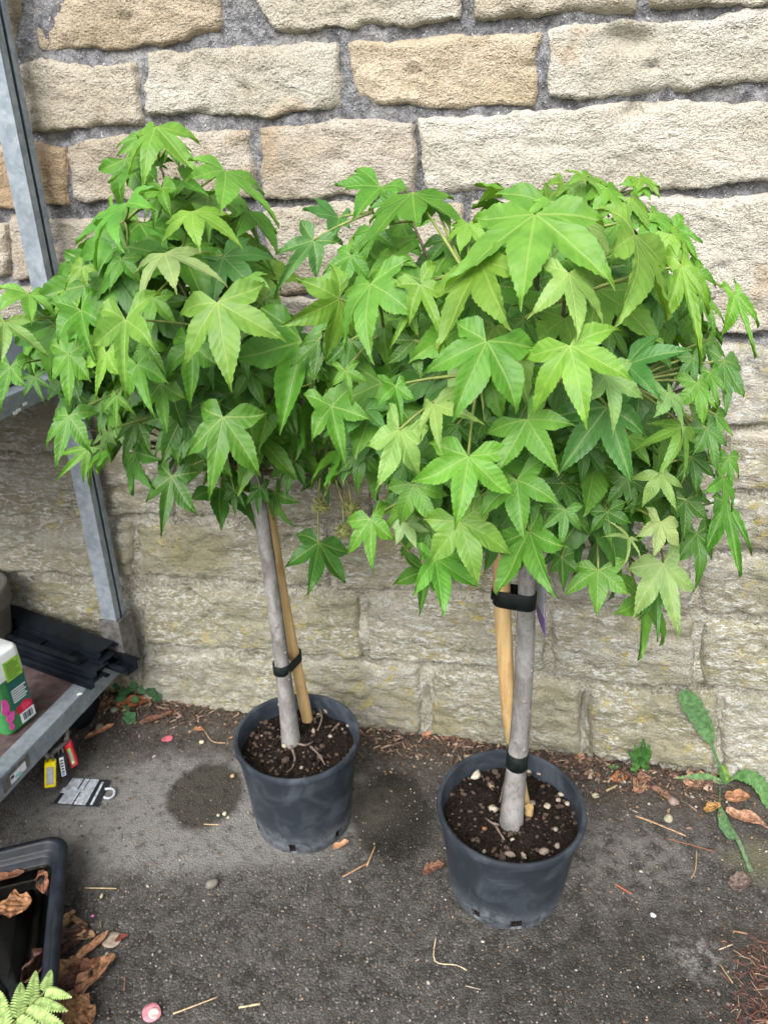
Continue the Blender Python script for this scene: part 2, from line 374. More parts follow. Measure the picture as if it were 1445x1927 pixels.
def link(name, me, parent=None):
    o = bpy.data.objects.new(name, me); COL.objects.link(o)
    if parent is not None:
        o.parent = parent
        if parent.type == 'EMPTY': o.matrix_parent_inverse = Matrix.Translation(-parent.location)
    return o
def tag(o, label=None, cat=None, group=None, kind=None):
    for k, v in (('label', label), ('category', cat), ('group', group), ('kind', kind)):
        if v: o[k] = v
    return o
def empty(name, loc, label, cat, group=None):
    o = bpy.data.objects.new(name, None); COL.objects.link(o); o.location = loc; o.empty_display_size = .05
    return tag(o, label, cat, group)
def fbm(p, o=4):
    a = 0; k = 1.0; q = Vector(p)
    for _ in range(o): a += noise.noise(q)*k; q = q*2.03+Vector((7.1, 3.3, 1.7)); k *= .5
    return a

# ================================================================== SETTING: ground and wall
def build_ground():
    mb = MB(); n = 200; ext = 40.0
    # fine in view, coarse to the horizon
    def axis(lo, hi, step):
        a = [-ext, -12, -5, lo-1.0]; x = lo
        while x <= hi+1e-6: a.append(x); x += step
        return a+[hi+1.0, 6, 13, ext]
    xs = axis(-1.3, 1.3, .02); ys = axis(.4, 2.0, .02)
    vs = []
    for y in ys:
        for x in xs:
            z = .006*noise.noise(Vector((x*3, y*3, 0)))+.0025*noise.noise(Vector((x*22, y*22, 3)))
            z += .0012*noise.noise(Vector((x*70, y*70, 8)))
            d = (Vector((x, y, 0))-WA).dot(WN)
            if 0 < d < .12 and abs(x) < 1.3: z += .016*(1-d/.12)
            vs.append((x, y, z-.004))
    nx = len(xs)
    fs = [(j*nx+i, j*nx+i+1, (j+1)*nx+i+1, (j+1)*nx+i) for j in range(len(ys)-1) for i in range(nx-1)]
    mb.add(vs, fs); o = mb.build('pavement', M_GROUND, smooth=True); tag(o, kind='structure')
    o['label'] = 'worn dark asphalt pavement with damp round marks'
build_ground()

wall = empty('stone_wall', WA, 'old coursed sandstone wall, pale above and lichen-stained towards its foot', 'wall')
# hollows in the face: photo point -> (s, z, half width, half height, depth)
DENTS = []
for (px, py, a, b, d) in ((1193, 78, .03, .014, .03), (1190, 205, .016, .012, .03), (545, 1018, .022, .022, .04), (355, 1118, .024, .012, .045), (806, 1252, .014, .018, .05),
                          (860, 1248, .05, .006, .04), (1180, 1292, .035, .006, .035), (1325, 1298, .012, .012, .04), (640, 300, .02, .01, .012), (215, 922, .03, .012, .02),
                          (1095, 1350, .006, .05, .035), (240, 1000, .03, .008, .015), (700, 1165, .012, .01, .02), (1165, 62, .02, .01, .02), (390, 1290, .012, .02, .02), (830, 1246, .03, .005, .05), (892, 1258, .02, .004, .05), (1165, 1291, .03, .005, .05), (1205, 1293, .02, .006, .05), (1322, 1300, .008, .010, .05), (1098, 1330, .004, .03, .05), (1100, 1385, .004, .02, .05), (1108, 1418, .010, .008, .05), (802, 1310, .004, .03, .05), (1370, 1470, .03, .008, .04), (1180, 1428, .06, .004, .04), (1000, 1268, .02, .004, .04), (140, 1080, .09, .004, .03), (1385, 634, .06, .004, .03), (1400, 1040, .06, .005, .03), (1250, 1156, .06, .004, .025), (480, 1234, .05, .004, .02), (330, 1088, .03, .004, .02)):
    s_, z_ = wc(wallp(px, py)); DENTS.append((s_, z_, a, b, d))
rd = random.Random(77)
for _ in range(46):
    s_, z_ = wc(wallp(rd.uniform(0, 1445), rd.uniform(0, 1290))); DENTS.append((s_, z_, rd.uniform(.005, .022), rd.uniform(.003, .008), rd.uniform(.006, .016)))
def dent(s_, z_):
    t = 0
    for (a, b, ra, rb, d) in DENTS:
        q = ((s_-a)/ra)**2+((z_-b)/rb)**2
        if q < 4: t += d*math.exp(-q*1.2)
    return t
def build_mortar():
    mb = MB(); s0, s1, z0, z1 = -1.1, 2.3, -.05, 2.1; st = .009
    ns = int((s1-s0)/st); nz = int((z1-z0)/st); vs = []
    for j in range(nz+1):
        for i in range(ns+1):
            s_ = s0+(s1-s0)*i/ns; z_ = z0+(z1-z0)*j/nz
            low = max(0, min(1, (1.10-z_)/.15))
            o = -.0055+.0045*low+.010*fbm((s_*12, z_*12, 5), 4)-dent(s_, z_)
            vs.append(w3(s_, z_, o))
    fs = [(j*(ns+1)+i, j*(ns+1)+i+1, (j+1)*(ns+1)+i+1, (j+1)*(ns+1)+i) for j in range(nz) for i in range(ns)]
    mb.add(vs, fs)
    # the wall's body behind the pointing, ends and top
    mb.box(w3(.6, 1.02, -.30), 10.0, .44, 2.16, (WT, WN, Vector((0, 0, 1))))
    mb.build('pointing', M_MORTAR, wall, smooth=True)
build_mortar()
def chipn(p, sd_): return noise.noise(Vector((p.x*15, p.y*15, sd_+50)))*2
def stone(c4, col, low=0.0, seed=0, thick=.010, rough=1.0, rnd=.22):
    """c4: corners TL TR BR BL as wall coordinates (s, z)"""
    TL, TR, BR, BL = [Vector((a, b)) for a, b in c4]
    wd = ((TR-TL).length+(BR-BL).length)/2; ht = ((TL-BL).length+(TR-BR).length)/2
    nu = max(8, min(110, int(wd/.0062))); nv = max(6, min(60, int(ht/.0062)))
    vs = []; sd_ = seed*13.7
    tx = random.Random(seed); tilt = tx.uniform(-.012, .012); tilt2 = tx.uniform(-.03, .03); bias = tx.uniform(-.001, .005)
    for j in range(nv+1):
        for i in range(nu+1):
            u = 2*i/nu-1; v = 2*j/nv-1
            ku = rnd*.55*min(1, ht/wd)
            uu = u*math.sqrt(max(0, 1-ku*v*v*.5*abs(v))); vv = v*math.sqrt(max(0, 1-rnd*u*u*abs(u)**(4*wd/ht)*.5))
            a, b = (uu+1)/2, (vv+1)/2
            p = (BL*(1-a)+BR*a)*(1-b)+(TL*(1-a)+TR*a)*b
            ed = min((1-abs(u))*wd/2, (1-abs(v))*ht/2)       # distance to the border
            w_ = max(0, 1-ed/.05)
            jx = noise.noise(Vector((p.x*9, p.y*9, sd_)))*.011+noise.noise(Vector((p.x*30, p.y*30, sd_+2)))*.0055+noise.noise(Vector((p.x*75, p.y*75, sd_+4)))*.0035
            jz = noise.noise(Vector((p.x*7, p.y*9, sd_+9)))*.015+noise.noise(Vector((p.x*26, p.y*26, sd_+12)))*.0065+noise.noise(Vector((p.x*75, p.y*75, sd_+14)))*.004
            p = p+Vector((jx, jz))*(.15+.85*w_)+Vector((u*abs(u), v*abs(v)))*.0060
            e = min(1, ed/((.008+.012*max(0, chipn(p, sd_))) if not low else .018)); e = 1-(1-e)**2.2
            sh = Vector((p.x*6, p.y*14+p.x*3.2, sd_))
            f = .0050*fbm(sh, 3)+(.0055+.003*low)*fbm((p.x*34, p.y*44+p.x*9, sd_), 3)+.0030*noise.noise(Vector((p.x*130, p.y*150, sd_)))
            chip = noise.noise(Vector((p.x*11+3, p.y*11, sd_+30)))
            if chip > .42: f -= (chip-.42)*.03
            o = -.030+(thick+bias+.030)*e+(f*rough)*(.35+.65*e)+tilt*(a-.5)*wd+tilt2*(b-.5)*ht-dent(p.x, p.y)
            if i in (0, nu) or j in (0, nv): o = -.045
            vs.append(w3(p.x, p.y, o))
    W_ = nu+1
    fs = [(j*W_+i, j*W_+i+1, (j+1)*W_+i+1, (j+1)*W_+i) for j in range(nv) for i in range(nu)]
    mb = MB().add(vs, fs); o = mb.build('stone', M_STONE_L if low else M_STONE, wall, smooth=True)
    o.color = (*col, 1); return o
BE = (.51, .47, .395); PA = (.53, .505, .445); TA = (.48, .41, .31); OR = (.45, .345, .235); PK = (.49, .445, .38); WH = (.55, .53, .475); GY = (.41, .40, .335); OL = (.385, .37, .285)
def sq(pts): return [wc(wallp(x, y)) for x, y in pts]
ST = [ # upper courses: photo corners TL TR BR BL, colour
 ([(-140,-90),(38,-90),(30,108),(-140,118)],TA), ([(46,-90),(420,-95),(410,64),(74,104)],TA), ([(415,-95),(870,-100),(864,42),(528,62)],PA),
 ([(886,-100),(1204,-110),(1200,22),(888,36)],BE), ([(1222,-110),(1580,-120),(1580,0),(1224,12)],BE),
 ([(-140,138),(260,112),(272,240),(-140,256)],BE), ([(276,102),(640,80),(648,206),(280,226)],PA), ([(654,84),(1018,46),(1006,196),(664,208)],(.52,.45,.345)),
 ([(1028,50),(1580,8),(1580,152),(1034,186)],WH),
 ([(-140,280),(126,272),(132,388),(-140,394)],OR), ([(132,264),(472,246),(480,370),(140,378)],PK), ([(486,238),(782,222),(786,366),(494,380)],PK),
 ([(794,224),(1580,176),(1580,344),(806,364)],WH),
 ([(-140,424),(16,416),(24,526),(-140,532)],PK), ([(24,412),(482,394),(486,524),(32,530)],PK), ([(494,392),(872,376),(872,556),(500,546)],BE), ([(886,382),(1580,364),(1580,626),(890,640)],PA),
 ([(-140,548),(300,540),(306,686),(-140,690)],GY), ([(314,540),(660,560),(660,696),(318,690)],PA), ([(670,566),(880,570),(884,700),(672,698)],BE)]
LO = [
 ([(894,652),(1240,646),(1240,800),(896,806)],PA), ([(1252,646),(1580,638),(1580,800),(1254,802)],WH),
 ([(-140,700),(190,698),(196,836),(-140,838)],GY), ([(204,698),(520,702),(520,838),(208,836)],OL), ([(530,704),(884,710),(884,832),(532,838)],GY),
 ([(-140,848),(330,846),(332,972),(-140,972)],GY), ([(340,846),(700,848),(702,980),(342,974)],OL), ([(710,846),(1000,818),(1000,926),(712,984)],GY), ([(1008,816),(1340,812),(1342,926),(1010,928)],GY), ([(1350,810),(1580,808),(1580,922),(1352,926)],PA),
 ([(-140,982),(250,982),(254,1082),(-140,1074)],GY), ([(262,984),(620,986),(622,1104),(266,1082)],OL), ([(630,990),(1020,940),(1022,1118),(632,1106)],OL), ([(1030,938),(1580,934),(1580,1036),(1032,1034)],GY),
 ([(1030,1044),(1300,1046),(1304,1152),(1034,1138)],GY), ([(1312,1046),(1580,1046),(1580,1162),(1316,1154)],GY),
 ([(-140,1092),(236,1098),(242,1214),(-140,1200)],OL), ([(268,1104),(680,1120),(684,1232),(276,1214)],OL), ([(690,1122),(1022,1130),(1026,1262),(692,1238)],GY), ([(1034,1148),(1300,1162),(1306,1290),(1036,1268)],GY), ([(1312,1164),(1580,1172),(1580,1304),(1316,1292)],OL),
 ([(-140,1214),(246,1226),(250,1312),(-140,1280)],OL), ([(268,1228),(792,1250),(794,1384),(270,1322)],GY), ([(812,1256),(1092,1282),(1092,1420),(810,1386)],OL), ([(1110,1292),(1346,1304),(1348,1440),(1106,1420)],OL), ([(1358,1306),(1580,1314),(1580,1500),(1358,1470)],GY)]
def vary(c, lo, hi):
    f = random.uniform(lo, hi); return tuple(x*f for x in c)
for k, (q, c) in enumerate(ST): stone(sq(q), vary(c, .95, 1.05), 0, k+1, .0065)
for k, (q, c) in enumerate(LO): stone(sq(q), vary(c, .90, 1.06), 1, k+101, .012, 1.0, .12)
# the courses go on beyond the picture
def extra(s0, s1, z0, z1, seed):
    rr = random.Random(seed); z = z0; k = seed*50
    while z < z1-.05:
        h = rr.uniform(.10, .15); s_ = s0+rr.uniform(-.1, 0)
        while s_ < s1-.06:
            l = min(rr.uniform(.22, .42), s1-s_); low = 1 if z < .95 else 0
            stone([(s_, z+h), (s_+l-.014, z+h), (s_+l-.014, z), (s_, z)], rr.choice((BE, PA, PK, GY, TA)) if not low else rr.choice((GY, OL)), low, k, .012); k += 1; s_ += l
        z += h+.014
sR = min(wc(wallp(1580, y))[0] for y in (0, 700, 1400)); sL = max(wc(wallp(-140, y))[0] for y in (0, 700, 1300))
extra(max(wc(wallp(1580, y))[0] for y in (0, 700, 1400))+.02, 2.2, 0.0, 1.6, 3); 

# ================================================================== TREES
# local outline of a five-lobed leaf, unit = length of the middle lobe
def leaf_geometry(rs, narrow=1.0, curl=.22, fold=.05, wave=.03, ncol=16, basal=1.0):
    """-> verts (x, y, z), faces, uv per loop.  x across, y along the middle lobe"""
    T = [(-.68*basal, -.14), (-.78, .56), (0, 1), (.78, .56), (.68*basal, -.14)]
    T = [Vector(t)*rs.uniform(.90, 1.08) for t in T]; T[2] = Vector((0, 1))
    for k in (0, 4): T[k] = Matrix.Rotation(rs.uniform(-.16, .16), 2) @ T[k]
    S = [Vector((-.22, -.19)), Vector((-.375, .09)), Vector((-.205, .335)), Vector((.205, .335)), Vector((.375, .09)), Vector((.22, -.19))]
    S = [s*narrow*rs.uniform(.88, 1.08) for s in S]
    hwid = [h*rs.uniform(.92, 1.1) for h in (.165, .200, .210, .200, .165)]
    bend = [rs.uniform(-.16, .16) for _ in range(5)]; bend[2] *= .5
    drop = [curl*rs.choice((.2, .5, .8, 1.2, 2.0)) for _ in range(5)]; twist = [rs.uniform(-.5, .5) for _ in range(5)]
    V = []; Fc = []; UV = []; key = {}; ph = rs.uniform(0, 6)
    def vid(p, t, li, ax, pr, L):
        k = (round(p.x, 4), round(p.y, 4))
        if k in key: return key[k]
        r = p.length; u = max(0, p.dot(ax)/L-.34); v = p.dot(pr)
        z = fold*math.sin(t*math.pi*.5)*min(1, r*2.2)+wave*math.sin(p.x*6+ph)*math.cos(p.y*5+ph*1.7)*min(1, r*1.5)-curl*.5*max(0, r-.2)**2
        z += -drop[li]*u*u*1.6+twist[li]*v*u*1.2+.012*math.sin(p.dot(ax)*40+ph)*t*min(1, u*5)
        q = p+pr*(bend[li]*u*u*1.4*L)
        key[k] = len(V); V.append((q.x, q.y, z)); return key[k]
    for li in range(5):
        t_ = T[li]; L = t_.length; ax = t_/L
        for side in (0, 1):
            s_ = S[li] if side == 0 else S[li+1]
            pr = Vector((-ax.y, ax.x)); sg = 1 if (s_.dot(pr) > 0) else -1
            along = max(s_.dot(ax)/L, .05)
            c1 = ax*(L*(along+.22))+pr*(sg*hwid[li]*1.16*narrow); c2 = ax*(L*.76)+pr*(sg*hwid[li]*.40*narrow)
            A = []; B = []; Cc = []
            for i in range(ncol+1):
                q = i/ncol; e = s_*(1-q)**3+c1*(3*q*(1-q)**2)+c2*(3*q*q*(1-q))+t_*q**3
                if 0 < i < ncol: e = e+pr*(sg*(.007 if i % 2 else -.004))+ax*(.010 if i % 2 else 0)
                a = t_*(q**.9)
                A.append(a); B.append((a+e)/2); Cc.append(e)
            for rows, t0, t1 in ((0, 0.0, .5), (1, .5, 1.0)):
                P0, P1 = ((A, B), (B, Cc))[rows]
                for i in range(ncol):
                    pts = [P0[i], P0[i+1], P1[i+1], P1[i]]
                    ids = [vid(p_, tt, li, ax, pr, L) for p_, tt in zip(pts, (t0, t0, t1, t1))]
                    un = []; up_ = []
                    for d_, p_ in zip(ids, pts):
                        if d_ not in un: un.append(d_); up_.append(p_)
                    if len(un) < 3: continue
                    if sg > 0: un.reverse(); up_.reverse()
                    Fc.append(tuple(un)); UV += [(p_.dot(ax), p_.dot(pr)*sg) for p_ in up_]
    return V, Fc, UV
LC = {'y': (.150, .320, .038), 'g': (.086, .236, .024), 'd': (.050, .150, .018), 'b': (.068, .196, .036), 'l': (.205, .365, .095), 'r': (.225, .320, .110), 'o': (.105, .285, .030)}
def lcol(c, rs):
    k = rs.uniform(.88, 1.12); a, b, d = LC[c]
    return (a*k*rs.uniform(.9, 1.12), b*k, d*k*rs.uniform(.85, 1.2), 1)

class Tree:
    def __init__(s, name, loc, label, centre, rad, tone):
        s.root = empty(name, loc, label, 'tree', 'potted standard trees'); s.c = centre; s.r = rad; s.tone = tone; s.seg = []; s.n = 0
    def branches(s, top, targets, rad0, rs):
        mb = MB()
        for t in targets:
            d = t-top; L = d.length; mid = top+d*.45+Vector((rs.uniform(-.03, .03), rs.uniform(-.03, .03), .05*L))
            pts = []
            for i in range(8):
                q = i/7; pts.append(top*(1-q)**2+mid*(2*q*(1-q))+t*q*q+Vector((rs.uniform(-.004, .004), rs.uniform(-.004, .004), rs.uniform(-.004, .004)))*(q))
            mb.tube(pts, [rad0*(1-q/7*.72) for q in range(8)], 6)
            s.seg += pts[2:]
        s.crown = mb.build('crown', M_TWIG, s.root, smooth=True)
    def near(s, p):
        return min(s.seg, key=lambda q: (q-p).length+max(0, q.z-p.z)*.4)
    def front(s, x, y):
        """depth along the photo ray where it first meets the crown's outer shape"""
        d = ray(x, y); a = Vector((d.x/s.r.x, d.y/s.r.y, d.z/s.r.z)); o = EYE-s.c; b = Vector((o.x/s.r.x, o.y/s.r.y, o.z/s.r.z))
        A = a.dot(a); B = a.dot(b); Cq = b.dot(b)-1; D = B*B-A*Cq
        return (-B-math.sqrt(D))/A if D > 0 else -B/A
    def petiole(s, mb, J, nrm, pal=0.0022, maxlen=.16):
        e = s.near(J); d = e-J
        if d.length > maxlen: e = J+d*(maxlen/d.length)
        mid = J+(e-J)*.4-nrm*.012+Vector((0, 0, .012))
        pts = [J*(1-q)**2+mid*(2*q*(1-q))+e*q*q for q in (0, .2, .45, .7, 1)]
        nf = len(mb.f); mb.tube(pts, [pal*.75, pal*.7, pal*.8, pal*.95, pal*1.1], 5, 1, caps=False)
        mb.uv += [(0, .5)]*(sum(len(f) for f in mb.f[nf:]))
    def placed(s, e, rs):
        (jx, jy, cx, cy, lx, ly, rx, ry, lay, colr) = e[:10]; kw = e[10] if len(e) > 10 else {}
        t = s.front(jx, jy)+lay*.045+rs.uniform(-.008, .008); J = EYE+ray(jx, jy)*t
        k = t/FPX
        def im(x, y): return Vector(((x-jx)*k, -(y-jy)*k))          # metric image-plane vector
        a = im(cx, cy); tl = Vector((-.78, .56)); tr = Vector((.78, .56))
        bl = (im(lx, ly)-a*tl.y)/tl.x; br = (im(rx, ry)-a*tr.y)/tr.x
        def tidy(b, sgn):
            al = a.length; pv = Vector((-a.y, a.x))/al; u = a/al; pc = b.dot(pv); qc = b.dot(u)
            w_ = abs(pc); sg2 = 1 if pc >= 0 else -1
            if w_ < kw.get('slim', .50)*al: w_ = kw.get('slim', .50)*al
            if w_ > 1.5*al: w_ = 1.5*al
            qc = max(-.40*w_, min(.40*w_, qc)); return pv*(sg2*w_)+u*qc
        bl = tidy(bl, -1); br = tidy(br, 1)
        if bl.dot(br) < 0: bl = br.copy()
        def big(a, b):
            A, B, Cx = a.dot(a), b.dot(b), a.dot(b)
            return math.sqrt(((A+B)+math.sqrt((A-B)**2+4*Cx*Cx))/2)
        S_ = min(max(big(a, bl), big(a, br)), 1.45*a.length)
        za = math.sqrt(max(0, S_*S_-a.dot(a))); za = min(za, .75*a.length)
        za = za if a.y < 0 else -za                                  # lower edge nearer the viewer
        def zb(b):
            z = -(a.dot(b))/za if abs(za) > .25*a.length else 0
            lim = .55*b.length; return max(-lim, min(lim, z))
        zl = zb(bl)+.16*bl.length; zr = zb(br)-.16*br.length           # halves fall away from the midrib
        V3 = lambda v, z: RT*v.x+UP*v.y-F_*z
        Y3 = V3(a, za); XL = V3(bl, zl); XR = V3(br, zr)
        N = ((XL+XR).cross(Y3)).normalized()
        if N.dot(F_) > 0: N = -N
        V, Fc, UV = leaf_geometry(rs, kw.get('narrow', rs.uniform(.90, 1.14)), kw.get('curl', rs.uniform(.10, .30))+.05, rs.uniform(.05, .10), rs.uniform(.02, .06), 18, kw.get('basal', 1.0))
        sc = a.length; mb = MB(); mb.uv = []
        vs = [J+(XL if x < 0 else XR)*x+Y3*y+N*(z*sc) for x, y, z in V]
        mb.add(vs, Fc, 0); mb.uv += UV
        s.petiole(mb, J, N)
        o = mb.build('leaf', [M_LEAF, M_PETIOLE], s.crown, smooth=True); o.color = lcol(colr, rs); s.n += 1
        return o
    def fill(s, n, poly, variants, rs, shell=(.35, .93)):
        k = 0; tries = 0
        while k < n and tries < n*60:
            tries += 1
            d = Vector((rs.gauss(0, 1), rs.gauss(0, 1), rs.gauss(0, 1))).normalized(); q = rs.uniform(*shell)**.6
            if d.y < -.1: q *= .80                                      # keep behind the front layer
            J = s.c+Vector((d.x*s.r.x*q, d.y*s.r.y*q, d.z*s.r.z*q))
            px, py, _ = proj(J)
            if not inside(px, py, poly): continue
            out = Vector((d.x, d.y, .25*d.z+.15)).normalized()
            nrm = (Vector((0, 0, 1))*rs.uniform(.3, 1.0)+Vector((d.x, d.y, 0))*.8+Vector((rs.uniform(-.4, .4), rs.uniform(-.9, .1), rs.uniform(-.2, .3)))).normalized()
            yd = (out*.55+Vector((rs.uniform(-.6, .6), rs.uniform(-.5, .3), -rs.uniform(.3, 1.1)))); yd = (yd-nrm*yd.dot(nrm)).normalized()
            xd = yd.cross(nrm).normalized(); sz = rs.uniform(.075, .115)
            tp = proj(J+yd*sz)
            if not inside(tp[0], tp[1], poly): continue
            M = Matrix((xd*sz, yd*sz, nrm*sz)).transposed().to_4x4(); M.translation = J
            o = link('leaf', rs.choice(variants), s.crown); o.matrix_basis = M
            deep = q < .62  # crown shade put into leaf colour: darker greens inside and low, brighter on top
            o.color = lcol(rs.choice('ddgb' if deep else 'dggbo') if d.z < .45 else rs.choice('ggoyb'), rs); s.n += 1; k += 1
            if rs.random() < .55: s.pet.append((J, nrm))
    def stalks(s):
        mb = MB(); mb.uv = []
        for J, n_ in s.pet: s.petiole(mb, J, n_, .0019, .14)
        if mb.f:
            mb.uv = None; o = mb.build('leaf_stalks', [M_PETIOLE, M_PETIOLE], s.crown, smooth=True); o['kind'] = 'stuff'
def inside(x, y, poly):
    r = False; j = len(poly)-1
    for i in range(len(poly)):
        (xi, yi), (xj, yj) = poly[i], poly[j]
        if (yi > y) != (yj > y) and x < (xj-xi)*(y-yi)/(yj-yi)+xi: r = not r
        j = i
    return r
RS = random.Random(11)
VARS = []
for k in range(14):
    V, Fc, UV = leaf_geometry(RS, RS.uniform(.92, 1.16), RS.uniform(.12, .34), RS.uniform(.03, .09), RS.uniform(.02, .07), 12)
    mb = MB(); mb.uv = list(UV); mb.add(V, Fc, 0); VARS.append(mb.mesh('leaf_blade', [M_LEAF, M_PETIOLE], True))

POT_L, HL, RL = gnd(559, 1380, .24), .24, .133
POT_R, HR, RR = gnd(961, 1510, .215), .215, .1435
POT_L.z = POT_R.z = 0
# ---- left tree
YL = gnd(549, 1392, .205).y; YR = gnd(962, 1548, .175).y
tl = Tree('potted_tree', gnd(549, 1392, .2), 'sweetgum standard tree in the pot nearer the trolley, with spiky seed balls', atY(335, 640, YL+.02), Vector((.285, .25, .335)), 0)
TRL = [gnd(549, 1402, .19), atY(541, 1330, YL), atY(531, 1250, YL), atY(522, 1180, YL), atY(507, 1070, YL), atY(491, 960, YL), atY(482, 890, YL)]
def smooth_path(pts, n=5):
    out = []
    for i in range(len(pts)-1):
        p0, p1, p2, p3 = pts[max(i-1, 0)], pts[i], pts[i+1], pts[min(i+2, len(pts)-1)]
        for k in range(n):
            t = k/n; out.append(.5*((2*p1)+(p2-p0)*t+(2*p0-5*p1+4*p2-p3)*t*t+(3*p1-p0-3*p2+p3)*t**3))
    return out+[pts[-1]]
def trunk(tree, pts, radii, seed):
    P = smooth_path(pts, 10); n = len(P); rr = []
    for i in range(n):
        q = i/(n-1)*(len(radii)-1); a = int(min(q, len(radii)-2)); rr.append(radii[a]*(1-(q-a))+radii[a+1]*(q-a))
        rr[-1] *= 1+.025*noise.noise(Vector((i*.16, seed, 0)))
    mb = MB(); mb.tube(P, rr, 20, wob=.03, seed=seed)
    rk = random.Random(seed+3)
    for _ in range(9):
        i = rk.randrange(6, n-12); an = rk.uniform(3.3, 6.1); mb.blob(P[i]+Vector((math.cos(an), math.sin(an), 0))*rr[i]*.93, rr[i]*.24, rr[i]*.22, rr[i]*.32, i, 1, .4)
    o = mb.build('trunk', M_BARK, tree.root, smooth=True); return P
trunk(tl, TRL, [.0215, .0180, .0158, .0148, .0140, .0132, .0122], 1)
topL = TRL[-1]
tl.branches(topL, [atY(x, y, YL+dy) for x, y, dy in ((300, 300, 0), (420, 350, .05), (240, 420, -.06), (180, 600, -.08), (95, 680, -.02), (50, 640, -.03), (330, 520, -.12), (400, 620, -.15), (510, 500, .05), (540, 690, -.1), (560, 820, 0),
    (270, 720, -.16), (140, 800, -.05), (260, 840, -.02), (420, 840, -.13), (600, 900, .03), (480, 420, .12), (330, 600, .16), (200, 520, .12))], .0062, RS)
tl.pet = []
LEAVES_L = [
 (293,238,275,350,225,312,372,326,0,'y'),(262,312,233,368,180,356,308,345,2,'g'),(424,321,437,426,360,327,525,442,0,'y'),(239,381,236,477,106,540,299,374,0,'o',{'narrow':.85}),
 (361,398,381,471,304,462,450,436,0,'y'),(306,353,326,411,271,366,342,366,1,'g'),(309,476,351,558,251,567,429,523,-.5,'r',{'narrow':.8}),(345,340,402,383,318,378,385,330,2,'g'),
 (465,394,459,451,440,415,525,472,2,'g'),(229,486,209,552,190,529,263,529,1,'g'),(286,426,279,469,249,452,309,449,3,'d'),(465,521,462,560,406,560,512,541,.5,'y'),
 (409,569,438,730,333,691,542,643,-1,'y',{'curl':.1}),(569,643,535,817,447,695,627,735,-1,'g',{'curl':.1}),(420,785,391,944,366,863,494,896,-1,'g',{'curl':.1}),(363,647,367,775,304,709,410,697,.5,'g'),
 (237,602,245,749,204,645,306,629,-1,'y'),(153,584,190,690,98,604,205,615,0,'g'),(130,666,140,776,112,695,177,718,0,'g'),(130,783,110,887,75,843,171,839,-.5,'g'),
 (190,753,193,819,160,794,212,782,.5,'b'),(169,842,104,906,118,872,146,893,1,'o',{'narrow':.7,'basal':.5}),(201,812,191,867,176,840,212,832,1,'l',{'narrow':.8,'basal':.5}),
 (258,686,295,788,250,730,307,689,-.5,'o'),(304,721,321,828,270,770,342,745,.5,'g'),(220,745,224,820,210,775,232,775,0,'y',{'narrow':.6,'basal':.5}),(200,664,186,755,178,700,216,715,-.5,'y'),
 (55,552,80,620,5,572,110,590,1,'y'),(8,604,14,693,-25,640,75,660,-.5,'l',{'narrow':.75}),(20,690,10,780,-20,740,38,702,0,'g'),(66,709,85,760,43,748,100,733,.5,'d',{'narrow':.7}),
 (152,582,164,534,128,560,182,556,2,'b'),(258,791,233,867,222,830,283,853,2,'d'),(253,851,296,924,252,948,292,866,2,'d'),(323,897,308,1008,295,935,366,970,1,'d'),
 (441,922,445,970,419,944,464,964,3,'d'),(490,917,487,970,462,950,507,944,2,'d'),(518,926,538,992,508,999,540,945,2,'d'),(552,866,540,933,503,900,578,917,2,'d'),(600,1021,585,1117,540,1063,647,1105,2,'d',{'curl':.1}),
 (210,430,180,500,150,470,225,480,2,'g'),(330,440,340,500,300,480,372,470,3,'d'),(480,470,520,520,450,500,520,480,3,'g'),(395,440,420,500,370,490,440,470,3,'d'),
 (140,540,100,600,100,560,160,590,2,'y'),(90,610,120,660,70,640,130,630,3,'g'),(290,560,280,640,240,610,330,610,1,'g'),(345,590,300,640,290,610,350,640,2,'d'),(480,600,520,650,460,650,540,620,2,'d'),
 (470,700,500,770,440,750,530,730,2,'d'),(330,800,340,880,290,850,380,850,2,'d'),(280,650,270,720,240,690,310,700,1,'g'),(520,760,560,830,500,820,580,780,3,'d'),(600,720,620,800,570,780,660,760,2,'g'),
 (470,830,460,900,430,880,500,880,3,'d'),(620,830,650,900,590,890,660,860,3,'d'),(600,880,620,950,570,930,650,920,4,'d'),(380,530,360,580,340,560,410,560,2,'g'),(200,560,230,620,180,610,250,590,2,'g'),
 (262,258,225,300,222,280,270,300,1.5,'y'),(320,270,345,320,300,320,372,300,2,'o'),(300,370,290,430,262,405,330,415,1.5,'g'),(420,480,410,545,380,520,455,520,1.5,'g'),(180,640,170,700,145,680,205,680,1,'g'),
 (225,660,215,720,190,700,245,700,1,'d'),(155,500,120,545,125,515,165,545,1,'y'),(500,560,520,620,470,605,545,590,2,'g'),(455,650,470,720,425,690,505,690,1.5,'d')]
for e in LEAVES_L: tl.placed(e, RS)
POLY_L = [(300,250),(365,300),(420,335),(470,420),(480,510),(530,590),(620,650),(620,860),(600,950),(500,985),(430,960),(380,900),(300,870),(240,850),(120,860),(70,760),(30,700),(20,580),(100,570),(115,500),(205,380),(245,270)]
tl.fill(140, POLY_L, VARS, RS); tl.stalks()
